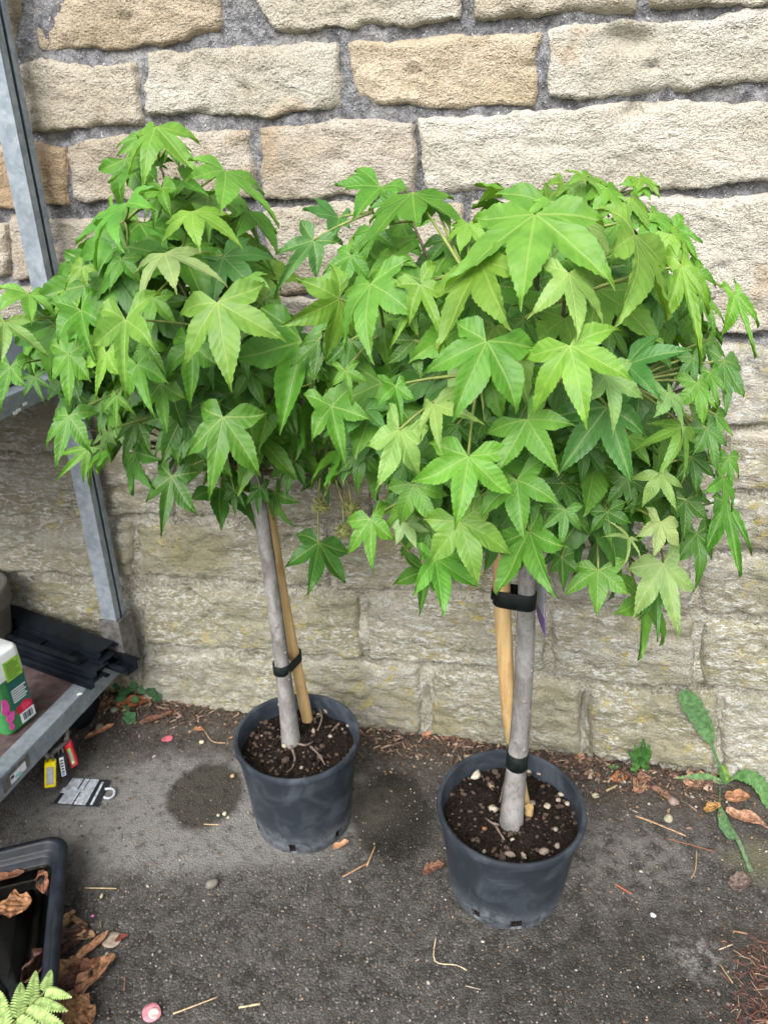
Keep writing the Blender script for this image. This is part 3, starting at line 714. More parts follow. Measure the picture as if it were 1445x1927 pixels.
# ---- right tree
trr = Tree('potted_tree', gnd(962, 1548, .17), 'broader sweetgum standard tree in the nearest pot, with a purple plant tag', atY(975, 735, YR-.02), Vector((.325, .27, .315)), 1)
TRR = [gnd(961, 1556, .165), atY(967, 1490, YR), atY(975, 1410, YR), atY(983, 1310, YR), atY(988, 1200, YR), atY(991, 1100, YR), atY(992, 980, YR), atY(985, 880, YR)]
trunk(trr, TRR, [.0235, .0205, .0180, .0162, .0160, .0140, .0130, .0120], 2)
topR = TRR[-1]
trr.branches(topR, [atY(x, y, YR+dy) for x, y, dy in ((700, 400, .1), (770, 420, .06), (640, 600, 0), (720, 620, -.1), (880, 520, -.15), (1000, 470, -.16), (1060, 560, -.2), (1110, 400, 0), (1190, 390, .05), (1230, 480, -.08), (1340, 560, .05),
    (1350, 700, .03), (1290, 780, -.08), (1180, 720, -.18), (1060, 700, -.22), (900, 700, -.2), (760, 800, -.12), (680, 880, -.03), (820, 920, -.14), (960, 900, -.18), (1120, 920, -.15), (1240, 980, -.06), (1330, 960, .03), (740, 1000, -.04), (1180, 1050, -.04),
    (900, 600, .15), (1100, 650, .18), (1250, 650, .15), (750, 700, .15))], .0066, RS)
trr.pet = []
LEAVES_R = [
 (776,362,779,445,654,450,891,419,0,'g',{'curl':.1}),(716,352,668,428,622,350,760,380,1,'g'),(638,410,631,471,576,412,660,440,3,'b'),(590,452,518,562,522,490,580,505,2,'b',{'narrow':.8}),
 (638,562,543,624,593,521,615,675,1,'y'),(697,534,681,678,624,630,771,586,0,'o'),(790,535,840,657,762,580,840,550,0,'y',{'narrow':.8}),(770,586,732,663,742,612,778,604,.5,'y',{'narrow':.7}),
 (904,492,942,639,826,645,972,527,-.3,'y',{'curl':.1}),(1006,404,965,591,848,516,1141,532,-1,'y',{'curl':.06}),(1069,513,1076,647,1006,592,1166,611,-1,'l',{'curl':.1}),(915,642,844,793,800,695,985,767,-1,'g',{'curl':.08}),
 (1071,650,1097,807,999,776,1196,717,-1.3,'y',{'curl':.1}),(1140,704,1158,813,1115,742,1217,754,-.6,'l'),(1194,442,1171,614,1150,470,1288,615,-.5,'y',{'curl':.12}),(1281,500,1313,694,1262,600,1338,560,0,'y',{'narrow':.85,'slim':.3,'basal':.5}),
 (1106,334,1117,373,1040,312,1181,409,1,'y'),(1203,354,1187,380,1160,342,1222,378,2,'o'),(1267,431,1314,517,1217,437,1300,440,1,'o',{'narrow':.9,'slim':.35}),(1382,553,1415,678,1364,622,1405,580,0,'o',{'narrow':.85,'slim':.28,'basal':.6}),
 (1360,678,1357,786,1330,735,1401,791,1,'b',{'slim':.4}),(1178,686,1220,758,1195,745,1267,661,.5,'b'),(1303,672,1300,750,1286,722,1324,705,1,'b'),(1255,738,1287,820,1222,760,1300,780,0,'l'),
 (1143,765,1181,922,1050,886,1217,818,-.2,'b',{'curl':.1}),(992,789,1042,892,936,896,1061,790,-.3,'g',{'curl':.1}),(972,903,975,1013,893,970,1039,939,-.3,'g'),(881,859,856,996,779,915,959,938,-1,'o',{'curl':.08}),
 (996,1000,1024,1114,942,1127,1045,1032,-.2,'g'),(866,982,899,1102,806,1061,960,1028,-.5,'y',{'curl':.1}),(819,1052,831,1155,776,1105,906,1109,-.2,'o'),(697,976,701,1079,649,1050,740,1016,.5,'o'),
 (751,809,709,922,722,830,790,903,-.3,'l'),(815,760,820,853,784,831,888,791,-.8,'l',{'narrow':.75}),(624,765,649,878,581,828,696,790,.5,'g'),(650,697,664,762,627,729,695,720,.5,'g',{'narrow':.75}),
 (779,911,826,997,748,983,842,933,.3,'g'),(762,983,781,1030,743,1025,812,1005,.5,'r'),(744,726,759,800,707,750,781,759,.5,'g'),(687,770,726,812,652,815,745,765,1.5,'b'),
 (1063,959,1054,1034,1011,1000,1100,1004,0,'b',{'narrow':.8}),(1242,982,1226,1049,1201,1006,1278,1030,0,'r'),(1248,1060,1272,1198,1181,1163,1315,1122,-.5,'l',{'curl':.08}),(1125,1073,1114,1154,1061,1111,1179,1118,.5,'g',{'curl':.1}),
 (1205,1125,1194,1232,1142,1157,1274,1213,.6,'g'),(1235,1116,1231,1206,1215,1160,1250,1150,.3,'b',{'narrow':.7,'basal':.4}),(1183,1012,1171,1060,1128,1000,1205,1051,0,'r',{'narrow':.42}),(1244,892,1270,960,1209,943,1285,915,.3,'l'),
 (1360,900,1349,974,1321,922,1390,985,.3,'o'),(1365,944,1378,1085,1318,1062,1392,1035,.5,'g',{'narrow':.9,'slim':.3,'basal':.4,'curl':.05}),(1310,1004,1315,1109,1282,1040,1328,1030,1,'d'),(1056,1049,1056,1112,1029,1071,1085,1079,.6,'d'),
 (1142,963,1145,1027,1104,1000,1179,985,1,'d'),(1287,802,1239,885,1192,849,1298,903,-.2,'y',{'narrow':.8}),(1328,806,1347,892,1310,860,1370,836,.6,'b'),(912,791,947,840,885,822,950,800,1,'d'),
 (700,430,690,500,650,480,740,470,2,'g'),(840,450,860,520,800,500,900,480,2,'d'),(740,480,720,540,690,510,775,510,2,'g'),(860,570,870,640,820,620,910,600,1,'g'),(780,640,790,720,730,690,830,690,1,'d'),
 (850,680,860,740,810,720,890,720,2,'d'),(660,640,650,720,610,690,700,680,2,'d'),(1020,650,1030,720,980,700,1080,700,2,'d'),(1240,560,1230,640,1190,610,1280,610,1.5,'b'),(1230,640,1250,700,1190,690,1290,680,2,'d'),
 (1150,620,1130,700,1100,670,1190,680,1.5,'d'),(1100,420,1080,490,1040,460,1150,480,.5,'l'),(1040,380,1020,430,985,400,1080,420,1.5,'y'),(1300,860,1310,930,1270,910,1350,900,1.5,'d'),(1180,820,1160,880,1120,850,1220,870,1.5,'g'),
 (1100,840,1090,910,1050,880,1140,890,1.5,'d'),(900,930,880,990,850,960,940,980,1.5,'d'),(1060,910,1080,980,1020,960,1120,950,1.5,'d'),(930,1010,915,1075,885,1045,965,1050,1,'d'),(760,870,740,940,710,910,800,920,1.5,'d'),
 (680,850,670,930,630,890,720,900,2,'d'),(1180,900,1190,970,1140,950,1230,930,1.5,'d'),(1290,940,1280,1020,1240,990,1330,980,1.5,'d'),(860,800,850,860,820,840,900,840,1.5,'d'),(1020,820,1040,880,990,870,1070,860,2,'d'),
 (600,640,590,720,550,690,640,690,3,'d'),(760,960,745,1020,715,1000,795,1000,1.5,'g'),(1330,640,1345,710,1300,690,1370,670,2,'o'),(1220,520,1240,580,1190,570,1270,550,1,'o'),(980,450,960,510,925,480,1020,500,1.5,'g'),
 (830,520,815,585,780,560,860,560,1.5,'g'),(1300,560,1320,620,1270,610,1345,590,1.5,'g'),(1150,380,1170,430,1120,420,1200,400,1.5,'y'),(1235,420,1260,470,1205,460,1280,440,1.5,'o'),(805,990,790,1060,765,1030,840,1040,1,'g'),(800,1075,790,1150,745,1085,825,1110,1,'d'),
 (1095,342,1150,400,1085,405,1160,350,1.5,'y'),(1140,352,1170,425,1115,410,1205,395,1,'o'),(1185,372,1225,440,1160,440,1250,405,1,'y'),(1225,400,1275,465,1205,470,1290,425,1,'o'),(1262,440,1300,510,1240,505,1322,480,.8,'y'),
 (1160,420,1150,495,1110,470,1205,475,.5,'o'),(1295,500,1330,570,1270,560,1350,535,1,'g'),(1320,560,1345,630,1295,620,1365,600,1,'g'),(1235,470,1255,550,1200,530,1285,530,.6,'y'),(1060,345,1035,390,1020,350,1095,385,2,'y'),
 (1205,335,1235,375,1185,375,1240,350,2,'y'),(700,345,655,365,668,330,700,395,2,'g'),(820,385,850,440,790,430,880,415,1.5,'o'),(740,380,700,440,690,395,765,425,1.5,'g'),(880,420,860,480,830,455,915,465,1,'y'),
 (950,400,930,450,905,415,985,440,1.5,'y'),(660,480,640,550,610,510,700,530,1.5,'o'),(1335,700,1345,770,1310,745,1370,745,1,'g'),(1345,780,1355,850,1320,830,1375,820,1,'g'),(1310,720,1320,800,1275,770,1345,775,.8,'o'),
 (1370,860,1375,930,1345,905,1395,900,1,'g'),(900,560,880,620,850,595,935,610,.8,'g'),(985,600,975,660,945,640,1015,645,.8,'d')]
for e in LEAVES_R: trr.placed(e, RS)
POLY_R = [(650,380),(700,350),(860,400),(920,400),(1050,335),(1200,350),(1290,480),(1340,560),(1390,600),(1380,660),(1340,700),(1350,800),(1370,900),(1370,1000),(1300,1040),(1270,1120),(1190,1120),(1060,1080),(900,1080),(830,1090),(700,1040),(650,950),(570,900),(560,620),(600,470)]
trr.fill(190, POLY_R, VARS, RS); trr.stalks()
# spiky seed balls
def seed_ball(p, r, seed, hang):
    rs = random.Random(seed); mb = MB(); mb.blob(p, r*.62, r*.62, r*.62, seed, 1, .1)
    for k in range(60):
        d = Vector((rs.gauss(0, 1), rs.gauss(0, 1), rs.gauss(0, 1))).normalized(); a = d.orthogonal().normalized()*r*.10; b = d.cross(a)
        q = p+d*r*.5; mb.add([q+a, q-a*.5+b*.8, q-a*.5-b*.8, p+d*r*rs.uniform(.95, 1.2)], [(0, 1, 3), (1, 2, 3), (2, 0, 3)])
    mb.tube([p, p+(hang-p)*.5+Vector((.006, 0, 0)), hang], .0016, 5)
    mb.build('seed_ball', M_FRUIT, tl.crown)
for i, (x, y, hx, hy) in enumerate(((603, 952, 620, 880), (662, 958, 640, 880), (648, 1000, 628, 890))):
    seed_ball(atY(x, y, YL-.06), .019, i+5, atY(hx, hy, YL-.02))

# ================================================================== POTS, CANES, TIES
def pot(base, H, R, label, slots, seed, stones):
    root = empty('plant_pot', base, label, 'plant pot', 'black pots of the two trees')
    n = 96; rb = R*.79; rt = R*.955
    prof = [(rb-.012, .004), (rb-.004, 0.0), (rb, .004), (rb+(rt-rb)*.14, .034), (rb+(rt-rb)*.45, H*.45), (rt, H-.020), (rt+.001, H-.016), (R-.001, H-.014), (R, H-.006), (R-.002, H-.001), (R-.005, H), (rt-.003, H-.002), (rt-.005, H-.008), (rb+(rt-rb)*.45-.004, H*.45), (rb-.004, .010)]
    angs = [R_(a) for a in slots]
    def skip(i, j):
        a = 2*math.pi*(j+.5)/n
        return i in (1, 2, 13) and any(abs((a-b+math.pi) % (2*math.pi)-math.pi) < .075 for b in angs)
    mb = MB(); mb.lathe((0, 0, 0), prof, n, 0, skip)
    for i, v in enumerate(mb.v):
        a = math.atan2(v.y, v.x); k = 1+.008*math.sin(2*a+seed)+.004*math.sin(3*a+seed*2); v.x *= k; v.y *= k; mb.v[i] = v+base
    mb.build('wall', M_POT, root, smooth=True).data.set_sharp_from_angle(angle=R_(40))
    zs = H-.038; mb = MB(); rs = random.Random(seed); vs = []; N = 46
    for i in range(13):
        r = (rt-.008)*i/12
        for j in range(N):
            a = 2*math.pi*j/N; x = r*math.cos(a); y = r*math.sin(a)
            z = zs+.010*fbm((x*22, y*22, seed), 4)+.004*noise.noise(Vector((x*120, y*120, seed)))-.004*(i/12)
            vs.append(base+Vector((x, y, z)))
    fs = [(i*N+j, i*N+(j+1) % N, (i+1)*N+(j+1) % N, (i+1)*N+j) for i in range(12) for j in range(N)]
    mb.add(vs, fs); so_ = mb.build('soil', M_SOIL, root, smooth=True)
    mb = MB(); mb.lathe(base, [(rb-.0075, .001), (rb-.005, .05)], 40); mb.build('dark_slot_liner', M_SOIL, root, smooth=True)  # dark ring added inside the wall so the drain slots look shaded
    gb = MB()
    for k in range(420):
        a = rs.uniform(0, 6.283); r = (rt-.012)*math.sqrt(rs.random()); s_ = rs.uniform(.0012, .0048)*(1 if rs.random() < .9 else 1.6)
        x, y = r*math.cos(a), r*math.sin(a); z = zs+.010*fbm((x*22, y*22, seed), 4)
        gb.blob(base+Vector((x, y, z+s_*.4)), s_*rs.uniform(.8, 1.6), s_, s_*.8, k, 0, .4, a, rs.choice((0, 0, 0, 0, 0, 0, 0, 2, 2, 2, 2) if rs.random() < .975 else (1, 3)))
    g = gb.build('soil_crumbs', [M_SOIL, mat_cr, mat_cr2, mat_cr3], so_); g['kind'] = 'stuff'
    for i, (x, y, s_, c, el) in enumerate(stones):
        p = gnd(x, y, zs+.004); m_ = MB(); m_.blob(p, s_, s_*el, s_*.65, i+seed*9, 2, .5, rs.uniform(0, 3))
        o = m_.build('pebble', M_PEBBLE, so_, smooth=True); o.color = (*c, 1)
    return root, zs
mat_cr = flat('chalk_crumb', (.26, .22, .17), .9); mat_cr2 = flat('brown_crumb', (.065, .042, .030), .9); mat_cr3 = flat('orange_crumb', (.22, .10, .05), .9)
CH = (.36, .31, .24); CP = (.26, .21, .17)
pot_l, zsl = pot(POT_L, HL, RL, 'black plastic nursery pot nearer the trolley, with bare roots on its soil', (262, 318, 205, 30, 140), 3, [(617, 1334, .011, CP, 1.2), (535, 1403, .006, CH, 1), (622, 1385, .0045, CH, 1), (590, 1375, .007, CP, .6), (568, 1445, .005, CP, 1), (655, 1365, .004, CH, 1), (600, 1345, .006, CP, .7)])
pot_r, zsr = pot(POT_R, HR, RR, 'black plastic nursery pot nearest the viewer, with pale stones on its soil', (272, 232, 330, 40, 120), 5, [(896, 1458, .0125, (.50, .45, .36), .6), (928, 1522, .0105, CH, .7), (1000, 1512, .008, CP, .8), (1030, 1516, .0065, CH, 1), (964, 1580, .0042, CH, 1), (1005, 1442, .006, CH, .8), (1015, 1455, .0055, CH, 1), (995, 1452, .005, CH, 1), (1050, 1505, .005, CH, 1), (1055, 1495, .006, CH, .7),
    (960, 1608, .010, CP, .5), (985, 1610, .008, CP, .5), (1024, 1602, .010, CP, .7), (1048, 1592, .007, CP, .8), (1067, 1512, .0055, CH, 1), (1045, 1560, .005, CP, 1), (880, 1450, .006, CP, 1), (908, 1432, .005, CP, 1), (945, 1430, .006, CH, .6), (1020, 1448, .004, CH, 1), (925, 1480, .005, (.3, .22, .12), 1)])
# surface roots of the left tree, belonging to the tree
M_ROOT = mat_plain('root_bark', (.17, .125, .10), .8, .3, 90, .001)
def roots(tree, lst, z):
    for pts in lst:
        P = smooth_path([gnd(x, y, z+.004+.004*math.sin(i*2)) for i, (x, y) in enumerate(pts)], 4); n = len(P)
        mb = MB(); mb.tube(P, [.0030*(1-.6*i/n) for i in range(n)], 6, wob=.3); mb.build('root', M_ROOT, tree.root, smooth=True)
roots(tl, [[(545, 1398), (552, 1415), (555, 1430), (550, 1445), (540, 1453)], [(556, 1398), (575, 1402), (590, 1395)], [(600, 1330), (606, 1350), (598, 1375)], [(585, 1405), (600, 1420), (612, 1440)], [(640, 1360), (625, 1375)]], zsl)
roots(trr, [[(938, 1552), (925, 1548), (912, 1538)], [(930, 1550), (942, 1570), (950, 1582)], [(950, 1470), (945, 1490), (940, 1510)]], zsr)
def cane(pts, r, nodes, label):
    P = smooth_path(pts, 8); n = len(P); rr = []
    for i in range(n):
        q = i/(n-1); k = r[0]*(1-q)+r[1]*q
        for nd in nodes: k *= 1+.10*math.exp(-((q-nd)/.012)**2)
        rr.append(k)
    mb = MB(); mb.tube(P, rr, 16, wob=.02); o = mb.build('bamboo_cane', M_CANE, smooth=True); tag(o, label, 'cane', 'canes staking the trees')
YCL = gnd(580, 1362, .2).y
cane([gnd(581, 1364, .185), atY(560, 1262, YCL-.004), atY(533, 1120, YCL-.004), atY(505, 940, YCL+.002)], (.0128, .0098), (.16, .6), 'bamboo cane leaning behind the trunk in the pot nearer the trolley')
YCR = YR+.012
cane([gnd(990, 1525, .17)+Vector((0, .012, 0)), atY(966, 1405, YCR+.022), atY(953, 1290, YCR+.004), atY(938, 980, YCR)], (.0105, .0152), (.30, .34), 'thick bamboo cane strapped beside the trunk in the nearest pot')
mb = MB(); cp = gnd(994, 1532, zsr); mb.tube([cp, cp+Vector((0, 0, .019))], [.0085, .0085], 16); o = mb.build('cane_stub', M_CANE, smooth=False); o.data.set_sharp_from_angle(angle=R_(40)); tag(o, 'short sawn-off cane stub poking out of the soil by the nearest trunk', 'cane stub')
def tie(c1, r1, c2, r2, h, label):
    """a strap round two upright poles"""
    d = c2-c1; d2 = Vector((d.x, d.y, 0)); L = d2.length; e = d2/L; pp = Vector((-e.y, e.x, 0)); a0 = math.asin(max(-1, min(1, (r1-r2)/L)))
    loop = []
    for i in range(13):
        a = math.pi/2-a0+(math.pi+2*a0)*i/12; loop.append((c1, r1, a))
    for i in range(13):
        a = -math.pi/2-a0+(math.pi-2*a0)*i/12; loop.append((c2, r2, a))
    mb = MB(); n = len(loop); vs = []
    for (oo, zz) in ((.0006, -.5), (.0016, -.48), (.0018, 0), (.0016, .48), (.0006, .5)):
        for k, (c, r, a) in enumerate(loop):
            p = Vector((c.x, c.y, 0))+e*math.cos(a)*(r+oo)+pp*math.sin(a)*(r+oo)
            t = max(0, min(1, (p-Vector((c1.x, c1.y, 0))).dot(e)/L)); p.z = c1.z*(1-t)+c2.z*t+zz*h+.0015*noise.noise(p*60); vs.append(p)
    fs = [(i*n+j, i*n+(j+1) % n, (i+1)*n+(j+1) % n, (i+1)*n+j) for i in range(4) for j in range(n)]
    mb.add(vs, fs); q = c2+e*(r2+.003)
    mb.box(q+Vector((0, 0, 0)),   .003, .012, h*.6, (e, pp, Vector((0, 0, 1))), 0, .0015)
    o = mb.build('tree_tie', M_TIE, smooth=True); tag(o, label, 'strap', 'straps tying trunks to canes')
tie(atY(530, 1256, YL), .0162, atY(556, 1234, YCL-.004), .0118, .024, 'black strap round the trunk and cane above the pot nearer the trolley')
tie(atY(990, 1128, YR), .0146, atY(946, 1120, YCR), .0148, .031, 'upper black strap round trunk and thick cane, just under the leaves')
tie(atY(973, 1428, YR), .0182, atY(967, 1408, YCR+.024), .0122, .036, 'lower black strap round the trunk, level with the nearest pot rim')
# plant tag
tagE = empty('plant_tag', atY(1015, 1080, YR+.02), 'purple and grey plant tag hanging edge-on beside the trunk of the nearest tree', 'plant tag')
def slab(pts, nrm, th, name, mat, parent):
    mb = MB(); n = len(pts); nrm = nrm.normalized(); vs = [p for p in pts]+[p-nrm*th for p in pts]
    mb.add(vs, [tuple(range(n)), tuple(range(n, 2*n))[::-1]]+[(i, n+i, n+(i+1) % n, (i+1) % n) for i in range(n)]); return mb.build(name, mat, parent)
Ya, Yb = YR+.055, YR-.005
tg = [atY(1004, 1060, Ya), atY(1023, 1062, Yb), atY(1025, 1198, Yb), atY(1013, 1168, (Ya*.45+Yb*.55)), atY(1006, 1140, Ya)]
# keep the tag flat: use the plane through three of its corners
tn = (tg[1]-tg[0]).cross(tg[2]-tg[0]); tn = tn if tn.dot(EYE-tg[0]) > 0 else -tn
flatp = lambda x, y, off=0: plane_hit(x, y, tg[0]+tn.normalized()*off, tn)
slab([flatp(*q) for q in ((1004, 1060), (1023, 1062), (1025, 1198), (1013, 1168), (1006, 1140))], tn, .0008, 'card', M_PURPLE, tagE)
slab([flatp(*q, .0009) for q in ((1005, 1064), (1022, 1066), (1023.5, 1163), (1015, 1146), (1006, 1130))], tn, .0006, 'printed_panel', M_GREYPRINT, tagE)

# ================================================================== TROLLEY
ZB = .20
e1 = -WT; e2 = WN; ez = Vector((0, 0, 1))        # left along the wall, towards the viewer
pA = gnd(0, 1466, ZB); pB = gnd(168, 1290, ZB); ed_ = (pA-pB).normalized()
side_n = Vector((ed_.y, -ed_.x, 0)); side_n = side_n if side_n.x > 0 else -side_n
e2 = ed_; e1 = -side_n                              # trolley axes as they stand
axes = (e1, e2, ez)
kk = (wallp(250, 1230)-pB).dot(e2); O = pB+e2*((w3(wc(pB)[0], 0, .045)-pB).dot(WN)/e2.dot(WN))      # back corner, a hand's width off the wall
trol = empty('plant_trolley', Vector((O.x, O.y, 0)), 'galvanised steel plant trolley standing against the wall', 'trolley')
def tp(a, b, z): return Vector((O.x, O.y, 0))+e1*a+e2*b+ez*z      # a: inwards from right side, b: towards viewer
LEN, DEP = 1.2, .60
def rail(name, a0, a1, b0, b1, z0, z1, mat=M_GALV, par=None, bev=.003):
    mb = MB(); mb.box(tp((a0+a1)/2, (b0+b1)/2, (z0+z1)/2), abs(a1-a0), abs(b1-b0), z1-z0, axes, 0, bev); return mb.build(name, mat, par or trol, smooth=False)
base = rail('base_rail', 0, .042, 0, DEP, ZB-.052, ZB)
rail('base_rail', .0425, LEN-.0425, 0, .042, ZB-.052, ZB); rail('base_rail', .0425, LEN-.0425, DEP-.042, DEP, ZB-.052, ZB); rail('base_rail', LEN-.042, LEN, 0, DEP, ZB-.052, ZB)
rail('base_board', .0425, LEN-.0425, .0425, DEP-.0425, ZB-.018, ZB-.006, M_BOARD)
def channel(a, b, z0, z1, wd, dp, th=.003):
    """open channel post: web towards the viewer, open to the right"""
    mb = MB()
    mb.box(tp(a, b, (z0+z1)/2), wd, th, z1-z0, axes, 0)                       # front web
    mb.box(tp(a+wd/2-th/2, b-dp/2-th/2-.0002, (z0+z1)/2), th, dp, z1-z0, axes, 0)   # inner flange
    mb.box(tp(a, b-dp-th-.0004, (z0+z1)/2), wd, th, z1-z0, axes, 0)              # back flange
    mb.box(tp(a-wd/2+th/2, b-.008-th/2, (z0+z1)/2), th, .014, z1-z0, axes, 0)       # return lips
    mb.box(tp(a-wd/2+th/2, b-dp+.004, (z0+z1)/2), th, .010, z1-z0, axes, 0)
    return mb
for (a, b) in ((.0, .045), (.0, DEP-.006), (LEN, .045), (LEN, DEP-.006)):
    aa = a-.004 if a == 0 else a+.004
    channel(aa, b, ZB-.05, 1.95, .040, .036).build('post', M_GALV, trol)
    mb = MB(); hs_ = .145
    mb.box(tp(aa, b+.0055, ZB+hs_/2-.03), .050, .006, hs_, axes, 0, .002); mb.box(tp(aa-.0275 if a == 0 else aa+.0275, b-.019, ZB+hs_/2-.045), .006, .056, hs_+.03, axes, 0, .002)
    mb.box(tp(aa, b-.0455, ZB+hs_/2-.03), .050, .004, hs_, axes, 0, .001)
    sk_ = mb.build('post_socket', M_STEELDK, trol)
    rr_ = MB(); rr_.box(tp(aa-.0312 if a == 0 else aa+.0312, b-.006, ZB-.01), .002, .012, .010, axes, 0, .0008); rr_.build('rust_spot', M_RUST, sk_)
for (a, b) in ((.10, .09), (.10, DEP-.09), (LEN-.10, .09), (LEN-.10, DEP-.09)):
    c = tp(a, b, 0); P = []; mb = MB()
    ring = [(.0, -.014), (.045, -.014), (.060, -.012), (.0625, 0), (.060, .012), (.045, .014), (0, .014)]
    vs = []; n = 20
    for r, x in ring:
        for j in range(n):
            an = 2*math.pi*j/n; vs.append(c+Vector((0, 0, .0625))+e1*x+e2*(r*math.cos(an))+ez*(r*math.sin(an)))
    mb.add(vs, [(i*n+j, i*n+(j+1) % n, (i+1)*n+(j+1) % n, (i+1)*n+j) for i in range(len(ring)-1) for j in range(n)])
    ca = mb.build('castor', M_BLACK, trol, smooth=True)
    fk = MB()
    for s_ in (-1, 1): fk.box(c+e1*(.019*s_)+ez*.10, .003, .04, .085, axes)
    fk.box(c+ez*.1435, .042, .05, .004, axes); fk.build('fork', M_STEELDK, ca)
# upper shelf, on the same side plane
h0 = plane_hit(0, 790, O, side_n).z; h1 = plane_hit(150, 722, O, side_n).z; ZS = (h0+h1)/2
rail('shelf_rail', -.006, .030, .0, DEP+.04, ZS, ZS+.040); rail('shelf_rail', .0302, LEN-.03, .0, .030, ZS, ZS+.040); rail('shelf_rail', .0302, LEN-.03, DEP+.01, DEP+.04, ZS, ZS+.040)
rail('shelf_board', .0302, LEN-.03, .0302, DEP+.0098, ZS+.022, ZS+.034, M_BOARD)
# sticker in its holder on the base rail
def rail_pt(x, y, off=.0012): return plane_hit(x, y, O+side_n*off, side_n)
slab([rail_pt(x, y, .0022) for x, y in ((6, 1468), (54, 1418), (58, 1440), (10, 1494))], side_n, .002, 'label_holder', M_STEELDK, trol)
stk = slab([rail_pt(x, y, .0032) for x, y in ((20, 1462), (48, 1432), (51, 1446), (23, 1477))], side_n, .0008, 'sticker', M_PAPER, trol)
M_MINT = flat('mint_print', (.30, .55, .52))
for q in (((29, 1461), (40, 1449), (41, 1454), (31, 1465)), ((36, 1460), (44, 1450), (45, 1453), (38, 1462))):
    slab([rail_pt(x, y, .0037) for x, y in q], side_n, .0004, 'sticker_print', M_MINT, stk)
slab([rail_pt(x, y, .0038) for x, y in ((21, 1463), (27, 1457), (28, 1462), (22, 1468))], side_n, .0004, 'sticker_print', M_INK, stk)
# chalk-white paint splashes
mb = MB(); p = gnd(150, 1306, ZB+.001); mb.blob(p, .007, .006, .0008, 3, 1, .6); mb.build('paint_splash', M_WHITE, trol)
for (x, y) in ((36, 772), (48, 760), (30, 777)):
    mb = MB(); p = plane_hit(x, y, O+side_n*.0065, side_n); mb.box(p, .001, .012, .006, (side_n, e2, ez), 0, .0004); mb.build('paint_splash', M_WHITE, trol)

# ---- lock tags hanging from a bar under the rail
hk = gnd(125, 1392, .13)
def sp_(x, y): return plane_hit(x, y, O-side_n*.004, side_n)
mb = MB(); mb.tube(smooth_path([sp_(126, 1372), sp_(127, 1385), sp_(122, 1398), sp_(104, 1413), sp_(92, 1424), sp_(86, 1418)], 5), .0052, 8); bar = mb.build('tag_bar', M_STEELDK, trol, smooth=True)
def locktag(name, label, body_m, face_m, quad, depth, face, face2=None, ribs=0):
    """quad: photo corners (TL TR BR BL) of the broad face on a plane turned towards the viewer"""
    nrm = (side_n*.55+e2*.83).normalized(); p0 = sp_(*face['at'])+side_n*face.get('off', .0)
    P = [plane_hit(x, y, p0, nrm) for x, y in quad]; c = sum(P, Vector())/4
    r = empty(name, c, label, 'lock tag', 'coloured lock tags under the trolley rail')
    ux = (P[1]-P[0]+P[2]-P[3]).normalized(); uz = (P[0]-P[3]+P[1]-P[2]).normalized(); wdt = (P[1]-P[0]).length; hgt = (P[0]-P[3]).length
    A = (ux, nrm, uz); mb = MB(); mb.box(c-nrm*depth/2, wdt, depth, hgt, A, 0, min(wdt, depth)*.16)
    for k in range(ribs): mb.box(c-nrm*depth/2+uz*(hgt*(-.42+.84*k/(ribs-1))), wdt*1.07, depth*.8, hgt*.05, A, 0, .0006)
    b = mb.build('body', body_m, r, smooth=False)
    mb = MB(); mb.box(c+nrm*.0006, wdt*face['w'], .0012, hgt*face['h'], A); f = mb.build('face_label', face_m, b)
    if face2:
        for (du, dv, ww, hh, mt) in face2:
            mb = MB(); mb.box(c+nrm*.0014+ux*(wdt*du)+uz*(hgt*dv), wdt*ww, .0008, hgt*hh, A); mb.build('print', mt, f)
    t_ = c-nrm*depth/2+uz*hgt*.5
    mb = MB(); mb.tube([t_+ux*wdt*.25-uz*.004, t_+ux*wdt*.25+uz*.010, t_+ux*wdt*.12+uz*.017, t_-ux*wdt*.12+uz*.017, t_-ux*wdt*.25+uz*.010, t_-ux*wdt*.25-uz*.004], .0022, 7); mb.build('shackle', M_STEELDK, r, smooth=True)
    return r
locktag('lock_tag', 'yellow lock tag with grey face hanging under the trolley rail', M_YELLOW, M_GREYFACE, ((84, 1438), (106, 1436), (106, 1480), (84, 1484)), .016, {'at': (95, 1440), 'w': .62, 'h': .72, 'off': .006}, [(.0, .0, .4, .5, M_GREYPRINT)])
locktag('lock_tag', 'black lock tag with a white lettered label, hanging between the yellow and red ones', M_TAGBLK, M_PAPER, ((107, 1426), (124, 1422), (131, 1456), (112, 1466)), .016, {'at': (110, 1430), 'w': .5, 'h': .85, 'off': .010}, [(.0, .30-.13*k, .34, .07, M_INK) for k in range(5)]+[(0, -.34, .34, .10, flat('blue_print', (.12, .28, .6)))])
locktag('lock_tag', 'red ribbed lock tag with a lime label hanging under the trolley rail', M_TAGRED, M_LIME, ((121, 1408), (135, 1400), (148, 1436), (134, 1448)), .018, {'at': (124, 1410), 'w': .46, 'h': .72, 'off': .014}, [(.0, .05, .28, .45, M_GREYPRINT), (0, -.26, .3, .10, M_PAPER)], 6)

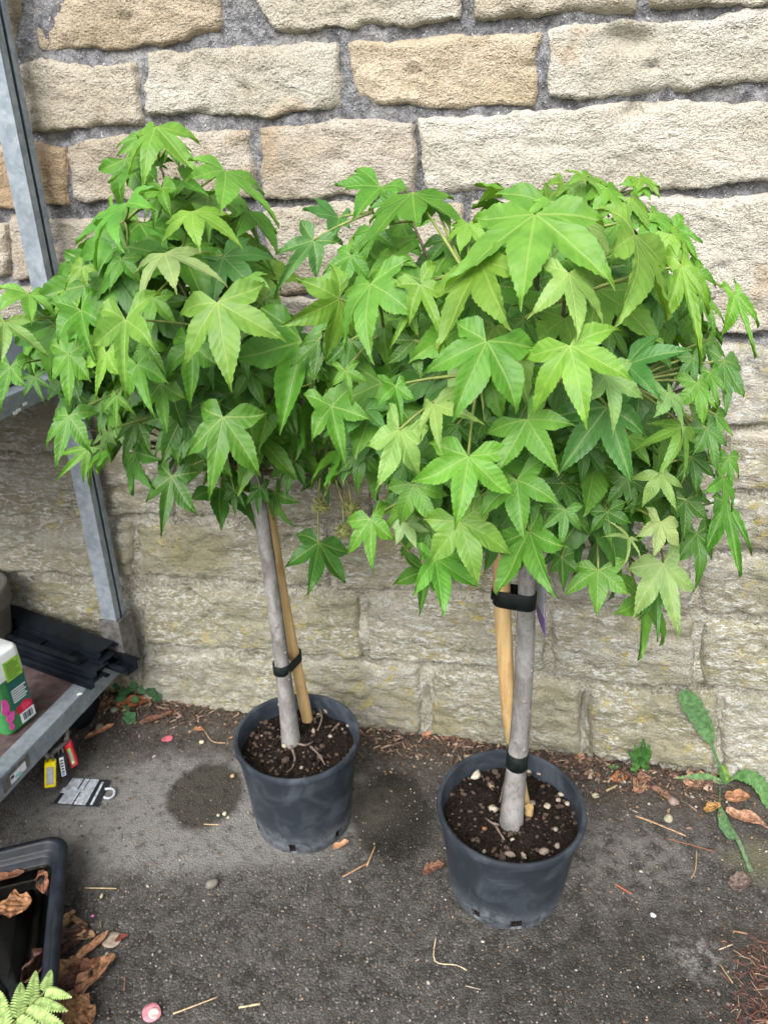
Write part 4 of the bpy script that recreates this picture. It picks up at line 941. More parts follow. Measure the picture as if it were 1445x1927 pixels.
# ---- things on the trolley base
def strip(q, zc, wd, ht, label, inv=True):
    """black plastic channel from photo point q0 to q1 lying at height zc"""
    a = gnd(*q[0], zc); b = gnd(*q[1], zc); d = (b-a).normalized(); a = a-d*.25; s_ = Vector((d.y, -d.x, 0)); L = (b-a).length; c = (a+b)/2; A = (d, s_, ez); th = .0022
    mb = MB(); sg = -1 if inv else 1
    mb.box(c-ez*(sg*(ht/2-th/2)), L, wd, th, A)
    for k in (-1, 1):
        mb.box(c+s_*(k*(wd/2-th/2))+ez*(sg*.0002), L-.0006, th, ht-th*2-.0006, A); mb.box(c+s_*(k*(wd/2+.0045))+ez*(sg*(ht/2-th/2)), L-.001, .013, th, A)
    for k in range(5): mb.box(c+d*(L*(-.42+.21*k))-ez*(sg*.002), th, wd-th*2-.001, ht*.5, A)
    o = mb.build('plastic_channel', M_BLACK, smooth=False); tag(o, label, 'channel', 'black channels on the trolley base')
strip(((40, 1160), (203, 1222)), .258, .046, .015, 'topmost black plastic channel lying flat side up, nearest the wall')
strip(((40, 1180), (207, 1243)), .236, .044, .015, 'black plastic channel lying just under the topmost flat-sided one', True)
strip(((60, 1188), (250, 1258)), .214, .036, .022, 'black plastic channel reaching furthest out past the trolley corner', False)
strip(((30, 1190), (160, 1236)), .250, .040, .016, 'open black plastic channel on top of the front stack', False)
strip(((40, 1206), (194, 1259)), .230, .042, .014, 'black plastic channel in the middle of the front stack', True)
strip(((40, 1226), (190, 1280)), .210, .042, .014, 'lowest black plastic channel of the front stack, above the rail', True)
# taupe pots nested
def nested(c, R, H, label):
    r = empty('stacked_pot', c, label, 'plant pot'); 
    for k, (dz, dr) in enumerate(((0, 0), (.020, .0))):
        rb = R*.74; prof = [(rb-.01, .003+dz), (rb, dz), (R*.94, H-.03+dz), (R*.95, H-.028+dz), (R, H-.026+dz), (R, H-.004+dz), (R-.003, H+dz), (R-.008, H+dz), (R*.90, H-.012+dz), (rb-.004, .02+dz)]
        mb = MB(); mb.lathe(c, prof, 48); mb.build('pot_wall', M_GREYPOT, r, smooth=True).data.set_sharp_from_angle(angle=R_(35))
pc = gnd(-46, 1195, ZB+.05); pc.z = ZB-.005; print('NEST', [proj(pc+Vector((math.cos(a)*.105, math.sin(a)*.105, .17)))[:2] for a in (0, 1.57, 3.14, 4.71)])
nested(pc, .105, .17, 'taupe plastic pots nested together at the back of the trolley base')
# plant-food tub
b0 = gnd(18, 1389, ZB); b1 = gnd(73, 1345, ZB); ux = (b1-b0).normalized(); uy = Vector((-ux.y, ux.x, 0)); uy = uy if uy.x < 0 else -uy
WX, WY, HB = (b1-b0).length, .085, .135
tb = b0+ux*WX/2+uy*WY/2; tb.z = ZB+.0005 if True else 0
tub = empty('plant_food_tub', tb, 'plant food tub with white lid and green and pink printed sides on the trolley base', 'tub')
def rrect(c, wx, wy, rad, z, n=6):
    out = []
    for (sx, sy, a0) in ((1, 1, 0), (-1, 1, 90), (-1, -1, 180), (1, -1, 270)):
        for k in range(n+1):
            a = R_(a0+90*k/n); out.append(c+ux*(sx*(wx/2-rad)+rad*math.cos(a))+uy*(sy*(wy/2-rad)+rad*math.sin(a))+ez*z)
    return out
def loft(loops, name, mat, par, cap=True):
    mb = MB(); n = len(loops[0]); vs = [p for l in loops for p in l]
    fs = [(i*n+j, i*n+(j+1) % n, (i+1)*n+(j+1) % n, (i+1)*n+j) for i in range(len(loops)-1) for j in range(n)]
    if cap: fs += [tuple(range(n))[::-1], tuple((len(loops)-1)*n+j for j in range(n))]
    mb.add(vs, fs); o = mb.build(name, mat, par, smooth=True); o.data.set_sharp_from_angle(angle=R_(35)); return o
body = loft([rrect(tb, WX-.01, WY-.01, .013, 0), rrect(tb, WX, WY, .016, .004), rrect(tb, WX, WY, .016, HB)], 'body', M_GREEN, tub)
lid = loft([rrect(tb, WX+.002, WY+.002, .017, HB+.0005), rrect(tb, WX+.003, WY+.003, .018, HB+.004), rrect(tb, WX+.001, WY+.001, .018, HB+.056), rrect(tb, WX-.003, WY-.003, .018, HB+.061), rrect(tb, WX-.010, WY-.010, .016, HB+.063)], 'lid', M_WHITE, tub)
fn = -uy                                               # the printed side that faces the viewer
def face_q(u0, u1, v0, v1, off, name, mat, par):
    c = tb-uy*(WY/2)+fn*off; pts = [c+ux*((u-.5)*WX)+ez*v for u, v in ((u0, v0), (u1, v0), (u1, v1), (u0, v1))]
    return slab(pts, fn, .0006, name, mat, par)
def face_b(cu, cv, ru, rv, off, name, mat, par, seed):
    c = tb-uy*(WY/2)+fn*off; pts = []
    for k in range(18):
        a = 2*math.pi*k/18; q = 1+.45*noise.noise(Vector((math.cos(a)*1.3, math.sin(a)*1.3, seed))); pts.append(c+ux*((cu+ru*q*math.cos(a)-.5)*WX)+ez*(cv+rv*q*math.sin(a)))
    return slab(pts, fn, .0005, name, mat, par)
face_q(.33, .91, .052, HB-.001, .0010, 'teal_panel', M_TEAL, body)
for k in range(6): face_q(.40, .86 if k % 2 else .80, .070+.006*k, .0725+.006*k, .0014, 'text_line', M_PAPER, body)
face_b(.66, .046, .28, .017, .0016, 'flower_picture', M_RED, body, 3); face_b(.70, .048, .15, .009, .0021, 'flower_petal', flat('rose_print', (.75, .05, .12)), body, 8)
bc_ = face_q(.46, .92, .010, .036, .0026, 'barcode_panel', M_PAPER, body)
for k, wv in enumerate((2, 1, 3, 1, 1, 2, 1, 3, 2, 1, 1, 2)): face_q(.54+.026*k, .54+.026*k+.008*wv, .015, .033, .0031, 'bar', M_INK, bc_)
face_b(.14, .075, .12, .022, .0012, 'pink_blossom', M_PINK, body, 1); face_b(.20, .045, .14, .014, .0012, 'pink_blossom', M_PINK, body, 2); face_b(.16, .022, .08, .010, .0012, 'pink_blossom', M_PINK, body, 5)
lab = face_q(.36, .86, HB-.006, HB+.043, .0036, 'lime_label', M_LIME, lid)
for k in range(7): face_q(.42, .79 if k % 3 else .70, HB-.001+.006*k, HB+.0008+.006*k, .0042, 'text_line', flat('label_ink', (.05, .14, .02)), lab)
# trough on the upper shelf with mossy soil
tz = ZS+.036; c0 = tp(.20, .24, tz)
def rr2(wx, wy, z, c): return [c+e1*(sx*wx/2)+e2*(sy*wy/2)+ez*z for sx, sy in ((1, 1), (-1, 1), (-1, -1), (1, -1))]
tr_ = empty('plant_trough', c0, 'pale blue plastic trough with a dark rim on the upper trolley shelf', 'trough')
mb = MB(); L0 = [rr2(.30, .34, 0, c0), rr2(.33, .38, .105, c0), rr2(.33, .38, .108, c0), rr2(.31, .36, .108, c0), rr2(.29, .33, .02, c0)]
mb.add([p for l in L0 for p in l], [(i*4+j, i*4+(j+1) % 4, (i+1)*4+(j+1) % 4, (i+1)*4+j) for i in range(4) for j in range(4)]+[(0, 1, 2, 3)]); mb.build('trough_wall', M_BLUEBOX, tr_)
mb = MB()
for (a, b, la, lb) in ((0, .19, .35, .012), (0, -.19, .35, .012), (.165, 0, .012, .367), (-.165, 0, .012, .367)): mb.box(c0+e1*a+e2*b+ez*.110, la, lb, .012, axes, 0, .002)
mb.build('rim', M_BLACK, tr_)
mb = MB(); mb.box(c0+ez*.085, .296, .336, .02, axes); so2 = mb.build('soil', M_SOIL, tr_)
rs = random.Random(3); mb = MB()
for k in range(900):
    p = c0+e1*rs.uniform(-.14, .14)+e2*rs.uniform(-.16, .16)+ez*.095; t_ = Vector((rs.uniform(-.02, .02), rs.uniform(-.02, .02), rs.uniform(.015, .06))); sdv = Vector((rs.uniform(-1, 1), rs.uniform(-1, 1), 0)).normalized()*.0011
    mb.add([p-sdv, p+sdv, p+t_], [(0, 1, 2)])
mo = mb.build('moss_tufts', mat_plain('moss', (.075, .095, .045), .8, .4, 90), tr_); mo['kind'] = 'stuff'

# ================================================================== TRAY WITH RAINWATER
ZR = .075
ta = gnd(124, 1640, ZR); tbp = gnd(108, 1850, ZR); tdir = (tbp-ta).normalized(); tin = Vector((tdir.y, -tdir.x, 0)); tin = tin if tin.x < 0 else -tin
tcor = ta-tdir*((ta-gnd(60, 1579, ZR)).dot(tdir))            # outer corner of the rim
tcor.z = 0
def tq(a, b, z): return tcor+tin*a+tdir*b+ez*z                # a leftwards, b towards the viewer
TW, TD = .42, .62
def tloop(ins, z, rad, n=8):
    out = []; c = (TW/2, TD/2); wx, wy = TW-2*ins, TD-2*ins
    for (sx, sy, a0) in ((1, 1, 0), (-1, 1, 90), (-1, -1, 180), (1, -1, 270)):
        for k in range(n+1):
            a = R_(a0+90*k/n); out.append(tq(c[0]+sx*(wx/2-rad)+rad*math.cos(a), c[1]+sy*(wy/2-rad)+rad*math.sin(a), z))
    return out
tray = empty('drip_tray', tcor, 'black plastic tray holding rainwater and brown leaves', 'tray')
ax3 = (tin, tdir, ez)
prof = [(.030, .0), (.012, .056), (.002, .060), (.0, .066), (.002, .072), (.007, .0755), (.013, .0745), (.0165, .071), (.020, .058), (.023, .055), (.030, .053), (.032, .050), (.036, .038), (.038, .036), (.043, .035), (.045, .032), (.050, .010), (.056, .006)]
loops = [tloop(i, z, max(.006, .042-i*.55)) for i, z in prof]; n = len(loops[0]); mb = MB()
mb.add([p for l in loops for p in l], [(i*n+j, i*n+(j+1) % n, (i+1)*n+(j+1) % n, (i+1)*n+j) for i in range(len(loops)-1) for j in range(n)]+[tuple((len(loops)-1)*n+j for j in range(n))])
M_TRAY = mat_plain('tray_plastic', (.012, .015, .021), .42, .3, 30, .001, 0, .25)
tw = mb.build('tray_wall', M_TRAY, tray, smooth=True); tw.data.set_sharp_from_angle(angle=R_(50))
for k in range(5):
    mb = MB(); mb.box(tq(.085+.062*k, TD/2, .0125), .026, TD-.16, .014, ax3, 0, .005); mb.build('floor_rib', M_TRAY, tray, smooth=True)
mb = MB(); mb.add(tloop(.0385, .0375, .018), [tuple(range(n))]); wat = mb.build('water', M_WATER); tag(wat, kind='structure')

# ================================================================== DRY LEAVES
def crumple(c, L, W, rot, seed, roll=.6, lobes=5, col=(.24, .12, .06), label=None, lift=.004, tiltv=None, group=None, rough=1.0):
    rs = random.Random(seed); mb = MB(); nu, nv = 26, 18; vs = []
    for i in range(nu+1):
        for j in range(nv+1):
            u = i/nu; v = 2*j/nv-1
            wd = math.sin(math.pi*min(1, u*.96+.04))**.6*(1+.17*math.sin(u*lobes*3.1+seed)*abs(v)+.12*noise.noise(Vector((u*9, seed, (1 if v > 0 else 0)*3))))
            x = (u-.5)*L; y = v*wd*W/2
            an = v*wd*roll*1.6; rr_ = W/2/max(.3, roll*1.6)
            y2 = rr_*math.sin(an); z2 = rr_*(1-math.cos(an))
            z2 += rough*.17*W*fbm((x*30, y*30, seed), 3)+rough*.06*W*abs(math.sin(v*7+u*4+seed))-.16*L*math.sin(u*3.1)*rs.uniform(.9, 1.1)*.3
            vs.append(Vector((x, y2, z2)))
    zm = min(v.z for v in vs); M = Matrix.Rotation(rot, 3, 'Z')
    if tiltv: M = M @ Matrix.Rotation(tiltv, 3, 'X')
    vs = [M @ v for v in vs]; zm = min(v.z for v in vs)
    vs = [c+v+Vector((0, 0, lift-zm)) for v in vs]
    mb.add(vs, [(i*(nv+1)+j, i*(nv+1)+j+1, (i+1)*(nv+1)+j+1, (i+1)*(nv+1)+j) for i in range(nu) for j in range(nv)])
    o = mb.build('dry_leaf', M_DRY, smooth=False); o.color = (*col, 1); sm = o.modifiers.new('thick', 'SOLIDIFY'); sm.thickness = .0003
    return tag(o, label, 'dead leaf', group) if label else o
B1, B2, B3, B4, B5 = (.30, .17, .085), (.17, .075, .040), (.42, .27, .15), (.085, .040, .028), (.36, .20, .11)
def gx(x, y, z=0): return gnd(x, y, z)
G_ = 'brown leaves by the tray'
for (x, y, z, L, W, rot, sd_, rl, c, lab) in (
    (30, 1708, .037, .080, .070, .3, 1, .25, (.26, .13, .06), 'broad brown leaf floating in the middle of the tray water'),
    (15, 1652, .036, .085, .030, .35, 2, .6, B2, 'thin curled brown leaf along the far inside edge of the tray'),
    (82, 1662, .034, .075, .036, -1.1, 3, .7, (.28, .13, .075), 'rolled reddish-brown leaf in the far corner of the tray'),
    (76, 1815, .030, .10, .055, 1.2, 4, .5, B4, 'dark soaked leaf under the water at the tray side'),
    (130, 1735, 0, .055, .030, 1.3, 5, .9, B3, 'small upright tan leaf against the tray side, furthest from the fern'),
    (150, 1740, 0, .060, .026, -.5, 6, 1.1, (.34, .22, .13), 'narrow curled tan leaf above the dark one beside the tray'),
    (137, 1772, 0, .085, .065, .9, 7, .5, B4, 'dark purplish-brown leaf lying beside the tray'),
    (163, 1766, 0, .045, .035, .2, 8, .9, B3, 'small golden curled leaf beside the round grey leaf'),
    (172, 1790, 0, .105, .032, .95, 9, 1.0, B5, 'long twisted tan leaf beside the tray'),
    (182, 1838, 0, .115, .060, 1.05, 10, .9, B5, 'large pale folded brown leaf, lowest right of the heap by the tray'),
    (128, 1835, 0, .085, .055, 1.2, 11, .7, B1, 'ribbed brown leaf tucked under the tray edge'),
    (145, 1850, 0, .075, .050, .6, 12, .8, B4, 'dark folded leaf in the lower heap by the tray'),
    (160, 1825, 0, .07, .04, .2, 13, .8, B2, 'brown leaf half hidden in the middle of the heap by the tray'),
    (150, 1912, 0, .09, .07, -.6, 14, .5, B1, 'brown leaf at the bottom edge beside the fern tip'),
    (122, 1895, 0, .08, .04, 1.1, 15, .8, B3, 'pale leaf under the fern tips beside the tray')):
    crumple(gx(x, y, z), L*.78, W*.80, rot, sd_, rl, 5, c, lab, 0 if z else .003, None, G_)
def disc(name, x, y, rx, ry, rot, col, mat, label, cat, group=None, th=.0006, z=.003, wav=.22):
    mb = MB(); c = gnd(x, y, z); n = 22; top = []; 
    for k in range(n):
        a = 2*math.pi*k/n; q = 1+wav*noise.noise(Vector((math.cos(a)*1.2, math.sin(a)*1.2, x*.1)))
        v = Matrix.Rotation(rot, 3, 'Z') @ Vector((rx*q*math.cos(a), ry*q*math.sin(a), .0010*math.sin(2*a)+.0005)); top.append(c+v)
    inner = [c+(p-c)*.55-ez*.0006 for p in top]; vs = top+inner+[c-ez*.0008]
    mb.add(vs, [(n+k, n+(k+1) % n, 2*n) for k in range(n)]+[(k, (k+1) % n, n+(k+1) % n, n+k) for k in range(n)])
    o = mb.build(name, mat, smooth=True); sm = o.modifiers.new('thick', 'SOLIDIFY'); sm.thickness = .0004; o.color = (*col, 1); return tag(o, label, cat, group)
disc('fallen_leaf', 212, 1768, .0185, .0165, .2, (.34, .27, .21), M_PEBBLE, 'round pale grey-brown leaf beside the heap of brown leaves', 'dead leaf')
crumple(gx(230, 1768), .025, .016, .6, 91, .8, 3, (.16, .045, .03), 'tiny dark red leaf touching the round grey leaf', .003)
disc('petal', 285, 1906, .0165, .0175, .4, (.72, .28, .33), M_PETAL, 'pink petal with a pale edge lying nearest the viewer', 'petal', 'pink petals')
disc('petal', 315, 1390, .0150, .0115, .3, (.58, .14, .18), M_PETAL, 'deep pink petal lying on the pavement beside the weed patch', 'petal', 'pink petals')
pe = disc('petal', 290, 1907, .0085, .0105, .9, (.80, .55, .50), M_PETAL, None, None, None, .0004, .0042); pe.name = 'pale_edge'; pe.parent = [o for o in bpy.data.objects if o.name.startswith('petal')][0]
disc('petal', 174, 1724, .003, .002, .3, (.75, .18, .5), M_PETAL, 'tiny magenta petal fragment near the tray', 'petal', 'pink petals')

# ---- litter along the foot of the wall
def wl(x, y): return gnd(x, y)
WL = [ # x, y, length, width, rot, roll, colour, label
 (1165, 1470, .034, .026, .3, 1.0, (.44, .15, .045), 'bright orange curled leaf below the small bushy weed'), (1205, 1482, .055, .035, .9, .8, (.30, .17, .11), 'brown crumpled leaf right of the orange one'), (1310, 1478, .055, .035, .2, .7, (.40, .24, .15), 'broad tan leaf left of the dandelion base'),
 (1245, 1500, .05, .018, -.8, 1.0, (.26, .15, .10), 'narrow brown leaf sliver below the brown crumpled leaf'), (1385, 1508, .045, .030, .1, .8, (.36, .19, .10), 'tan leaf with a white mark under the right dandelion leaf'), (1400, 1546, .065, .028, -.5, .6, (.38, .22, .14), 'flat pinkish-tan leaf right of the lower dandelion leaf'),
 (1338, 1525, .034, .022, .4, .7, (.40, .24, .08), 'golden leaf left of the lower dandelion leaf'), (1380, 1460, .04, .025, .5, .9, (.38, .22, .14), 'tan leaf behind the dandelion base'), (1340, 1462, .03, .016, 1.2, 1.0, (.40, .25, .17), 'small upright tan leaf at the dandelion base'),
 (1095, 1432, .03, .022, .1, .7, (.36, .2, .13), 'tan leaf scrap against the wall by the nearest pot'), (845, 1394, .030, .024, .6, .4, (.40, .17, .11), 'pink-brown leaf between the two pots, nearer the front one'), (806, 1390, .026, .018, .2, .7, (.42, .22, .14), 'pale brown leaf between the two pots against the stone'), (880, 1398, .045, .016, -.1, .5, (.38, .19, .11), 'long flat leaf just behind the nearest pot rim'),
 (257, 1330, .075, .034, .35, .8, (.36, .13, .05), 'orange-brown leaf lying across the round-leaved weed'), (300, 1356, .075, .020, .45, .9, (.22, .10, .06), 'long dark curled leaf beside the round-leaved weed'), (190, 1382, .062, .016, .75, .9, (.40, .20, .11), 'tan curled leaf alone on the pavement near the lock tags'), (375, 1378, .022, .016, .1, .5, (.36, .18, .09), 'small flat tan leaf left of the pot nearer the trolley'),
 (320, 1315, .03, .022, .4, .9, (.42, .19, .09), 'orange-tan leaf right of the round-leaved weed'), (385, 1322, .05, .02, .2, 1.0, (.34, .17, .10), 'ragged brown leaf against the wall, left of the pot'), (408, 1338, .03, .012, .8, 1.0, (.42, .22, .12), 'thin orange leaf curl at the wall, left of the pot'),
 (205, 1335, .04, .03, .8, .6, (.22, .13, .08), 'dull brown leaf in the shade under the trolley'), (642, 1596, .030, .018, .5, 1.0, (.45, .26, .16), 'small curled leaf touching the front of the pot nearer the trolley'), (1010, 1440, .02, .014, 0, .8, (.3, .16, .1), 'brown scrap behind the nearest pot')]
for k, (x, y, L, W, rot, rl, c, lab) in enumerate(WL[:-1]): crumple(wl(x, y), L*1.25, W*1.3, rot, 40+k, rl, 4, c, lab, .006, None, 'brown leaves along the wall')
crumple(gx(1390, 1668), .05, .045, .4, 77, .9, 7, (.17, .13, .115), 'shrivelled grey-purple seedling lying on the bare pavement', .004)
crumple(gx(815, 1640), .05, .03, .4, 78, .9, 7, (.16, .08, .05), 'dark brown leaf scraps left of the nearest pot', .004)
# pebbles and shells: each its own
PB = [(1266, 1508, .0125, .011, (.27, .20, .17), 'round dull-pink stone below the tan leaves'), (1257, 1540, .0125, .010, (.34, .31, .22), 'smooth olive-grey pebble below the dull-pink stone'), (1110, 1452, .009, .008, (.44, .33, .22), 'small tan pebble beside the nearest pot rim'), (1120, 1497, .009, .006, (.44, .39, .27), 'pale chipped pebble right of the nearest pot'),
      (216, 1335, .012, .011, (.30, .29, .20), 'round grey-green pebble under the weed by the trolley'), (318, 1330, .007, .006, (.52, .47, .27), 'cream pebble right of the round-leaved weed'), (380, 1396, .0065, .006, (.56, .48, .33), 'cream pebble left of the pot nearer the trolley'), (438, 1460, .006, .005, (.40, .26, .15), 'brown pebble against the pot nearer the trolley'),
      (423, 1531, .0055, .005, (.58, .52, .40), 'largest cream stone chip below the round damp mark'), (411, 1534, .004, .0035, (.58, .52, .40), 'middle cream stone chip below the round damp mark'), (430, 1538, .0035, .0035, (.5, .42, .3), 'smallest cream stone chip below the round damp mark'), (188, 1368, .013, .010, (.24, .22, .17), 'dull pebble beside the lone tan leaf near the lock tags'),
      (1228, 1722, .006, .0045, (.50, .54, .62), 'pale blue-grey stone chip on the open pavement'), (399, 1663, .014, .009, (.16, .15, .13), 'flat grey stone set in the pavement in front of the pots'), (192, 1686, .005, .003, (.6, .5, .3), 'yellowish chip between the tray and the straw')]
for k, (x, y, a, b, c, lab) in enumerate(PB):
    mb = MB(); mb.blob(gnd(x, y, a*.4), a, b, a*.62, 60+k, 2, .25, k); o = mb.build('pebble', M_PEBBLE, smooth=True); o.color = (*c, 1); tag(o, lab, 'pebble', 'pebbles on the pavement')
# straws and twigs
SWS = [([(160, 1671), (220, 1672)], .0013, (.55, .43, .24), 'straight pale straw lying right of the tray'), ([(820, 1763), (818, 1808), (858, 1816), (878, 1826)], .0011, (.62, .50, .32), 'bent pale grass stem in front of the nearest pot'), ([(326, 1908), (410, 1876)], .0013, (.52, .38, .22), 'long straw at the bottom edge, right of the pink petal'), ([(450, 1896), (490, 1889)], .0018, (.56, .44, .26), 'short flat straw at the bottom edge, right of the long one'),
      ([(190, 1745), (189, 1733)], .0010, (.4, .22, .12), 'tiny brown twig beside the brown leaf heap'), ([(234, 1864), (236, 1838)], .0009, (.34, .18, .10), 'thin reddish twig right of the brown leaf heap'), ([(385, 1374), (400, 1395), (425, 1398)], .0016, (.40, .28, .17), 'forked dry stalk left of the pot nearer the trolley'), ([(1195, 1535), (1230, 1548), (1290, 1573)], .0018, (.40, .26, .16), 'long tan stalk right of the nearest pot'), ([(1255, 1578), (1300, 1590), (1345, 1603)], .0014, (.22, .10, .06), 'dark red-brown stem below the long tan stalk'),
      ([(1310, 1598), (1308, 1635), (1300, 1652)], .0013, (.36, .24, .14), 'upright-lying tan stem at the end of the dark stem'), ([(1156, 1663), (1188, 1682)], .0016, (.34, .11, .06), 'short reddish twig on the open pavement'), ([(1395, 1530), (1445, 1558)], .0022, (.28, .17, .11), 'brown stick at the right edge under the dandelion'), ([(690, 1630), (706, 1592)], .0016, (.44, .28, .14), 'upright-lying straw between the pots'), ([(645, 1650), (690, 1625)], .0018, (.36, .22, .12), 'brown straw between the pots, left of the upright-lying one'),
      ([(1378, 1850), (1352, 1812)], .0014, (.36, .24, .12), 'tan stem at the edge of the red needle litter'), ([(1352, 1787), (1378, 1777)], .0010, (.55, .46, .32), 'short pale straw above the red needle litter'), ([(1380, 1752), (1405, 1757)], .0016, (.34, .19, .11), 'short brown twig at the right, above the needle litter'), ([(1140, 1488), (1160, 1478)], .0025, (.46, .34, .2), 'short pale stick by the orange leaf'), ([(384, 1551), (414, 1552)], .0010, (.5, .36, .2), 'short tan straw below the round damp mark'), ([(876, 1855), (904, 1862)], .0008, (.45, .38, .28), 'hair-thin straw in front of the nearest pot')]
for pts, r, c, lab in SWS:
    P = smooth_path([gnd(x, y, .0035) for x, y in pts], 4); mb = MB(); mb.tube(P, r, 6, wob=.25); o = mb.build('straw', M_STRAW, smooth=True); o.color = (*c, 1); tag(o, lab, 'straw', 'straws and twigs on the pavement')
# uncountable grit, crumbs and needles
GM = [flat('grit_pale', (.42, .39, .33), .9), flat('grit_grey', (.17, .16, .15), .9), flat('grit_brown', (.16, .085, .045), .9), flat('grit_tan', (.33, .21, .12), .9), flat('grit_dark', (.035, .032, .030), .9)]
rs = random.Random(5); mb = MB()
def ok_ground(p): return (p-WA).dot(WN) > .0 and (p-POT_L).length > .115 and (p-POT_R).length > .122 and not (-.02 < (p-tcor).dot(tin) < TW and -.02 < (p-tcor).dot(tdir) < TD)
cnt = 0
while cnt < 2600:
    x, y = rs.uniform(-30, 1475), rs.uniform(1290, 1940); p = gnd(x, y)
    if not ok_ground(p): continue
    s_ = rs.uniform(.0007, .0020)*(1 if rs.random() < .93 else 1.7); mb.blob(p+ez*s_*.2, s_*rs.uniform(.8, 1.7), s_, s_*.7, cnt, 0, .4, rs.uniform(0, 3), rs.choice((0, 1, 1, 1, 1, 2, 3, 4, 4))); cnt += 1
cnt = 0
while cnt < 1500:                                   # denser against the wall
    s0_ = rs.uniform(-.25, 1.5); d = abs(rs.gauss(0, .055)); p = w3(s0_, 0, d+.004)
    if not ok_ground(p): continue
    s_ = rs.uniform(.0010, .0034); mb.blob(p+ez*(s_*.3+.006*(max(0, .12-d)/.12)), s_*rs.uniform(.8, 2.0), s_, s_*.7, cnt, 0, .4, rs.uniform(0, 3), rs.choice((0, 1, 2, 2, 2, 3, 3, 4))); cnt += 1
o = mb.build('grit', GM); tag(o, 'loose grit and crumbs strewn over the pavement', 'grit', kind='stuff')
mb = MB()
def needle(p, L, r, mi):
    a = rs.uniform(0, 6.28); d = Vector((math.cos(a), math.sin(a), rs.uniform(-.05, .22))).normalized()*L; s_ = Vector((-d.y, d.x, 0)).normalized()*r
    mb.add([p-s_, p+s_, p+d+s_*.5, p+d-s_*.5, p+d*.5+ez*r*1.5], [(0, 1, 4), (1, 2, 4), (2, 3, 4), (3, 0, 4)], mi)
for k in range(300):
    x, y = 1428+rs.gauss(0, 30), 1815+rs.gauss(0, 28)
    if rs.random() < .45: x, y = 1430+rs.gauss(0, 38), 1905+rs.gauss(0, 22)
    needle(gnd(x, y, rs.uniform(.002, .012)), rs.uniform(.006, .026), rs.uniform(.0005, .0012), rs.choice((0, 0, 0, 1, 1, 2)))
o = mb.build('needle_litter', [flat('needle_red', (.13, .048, .032), .8), flat('needle_brown', (.075, .035, .026), .8), flat('needle_tan', (.30, .19, .12), .8)]); tag(o, 'reddish-brown needle litter at the right-hand bottom corner', 'litter', kind='stuff')
mb = MB()
for k in range(950):
    s0_ = rs.choice((rs.uniform(-.15, .15), rs.uniform(.05, 1.40), rs.uniform(.45, 1.42), rs.uniform(.78, 1.42))); d = abs(rs.gauss(0, .045))+.008; p = w3(s0_, .010, d)
    if not ok_ground(p): continue
    needle(p+ez*.003, rs.uniform(.006, .03), rs.uniform(.0007, .0030), rs.choice((0, 1, 1, 2, 3)))
for k in range(110):
    s0_ = rs.uniform(.80, 1.42); d = abs(rs.gauss(0, .05))+.008; p = w3(s0_, .008, d)
    if ok_ground(p): needle(p+ez*rs.uniform(.002, .008), rs.uniform(.008, .024), rs.uniform(.0015, .006), rs.choice((0, 1, 2, 1, 3, 3)))
o = mb.build('leaf_litter', [flat('litter_a', (.20, .125, .085), .9), flat('litter_b', (.095, .055, .038), .9), flat('litter_c', (.33, .235, .165), .9), flat('litter_d', (.055, .035, .025), .9)]); tag(o, 'broken brown leaf litter lying along the foot of the wall', 'litter', kind='stuff')

# ================================================================== CARD LYING BY THE TROLLEY
cq = [gnd(x, y, .0035) for x, y in ((136, 1463), (208, 1468), (184, 1518), (100, 1512))]; cc = sum(cq, Vector())/4
card = empty('plant_label_card', cc, 'dirty white and black plant label card lying on the pavement under the lock tags', 'label card')
slab(cq, ez, .0012, 'card', M_INK, card)
def cquad(u0, u1, v0, v1, z, name, mat):
    f = lambda u, v: (cq[0]*(1-u)+cq[1]*u)*(1-v)+(cq[3]*(1-u)+cq[2]*u)*v+ez*z
    return slab([f(u0, v0), f(u1, v0), f(u1, v1), f(u0, v1)], ez, .0006, name, mat, card)
M_DPAP = mat_plain('dirty_paper', (.56, .60, .66), .5, .3, 120, .0003)
cquad(.03, .32, .02, .46, .0008, 'white_panel', M_DPAP); cquad(.10, .42, .46, .98, .0008, 'white_panel', M_DPAP); cquad(-.02, .10, .40, .60, .0008, 'white_panel', M_DPAP); cquad(.36, .47, .02, .44, .0008, 'white_panel', M_DPAP); cquad(.30, .50, .44, .52, .0009, 'white_panel', M_DPAP); cquad(.50, .72, .02, .98, .0008, 'white_panel', M_DPAP); cquad(.46, .50, .55, .98, .0008, 'white_panel', M_DPAP); cquad(.82, .87, .10, .95, .0008, 'white_panel', M_DPAP)
for k in range(7): cquad(.13+.04*k, .142+.04*k, .52, .94, .0016, 'text_line', M_GREYPRINT)
for k in range(5): cquad(.525+.04*k, .535+.04*k, .06, .94, .0016, 'text_line', M_GREYPRINT)
mb = MB(); hc = gnd(206, 1491, .004); mb.tube(smooth_path([gnd(x, y, .004) for x, y in ((196, 1500), (205, 1502), (213, 1498), (216, 1489), (210, 1484), (198, 1485))], 4), .0032, 6); mb.build('hanging_hook', M_DPAP, card, smooth=True)

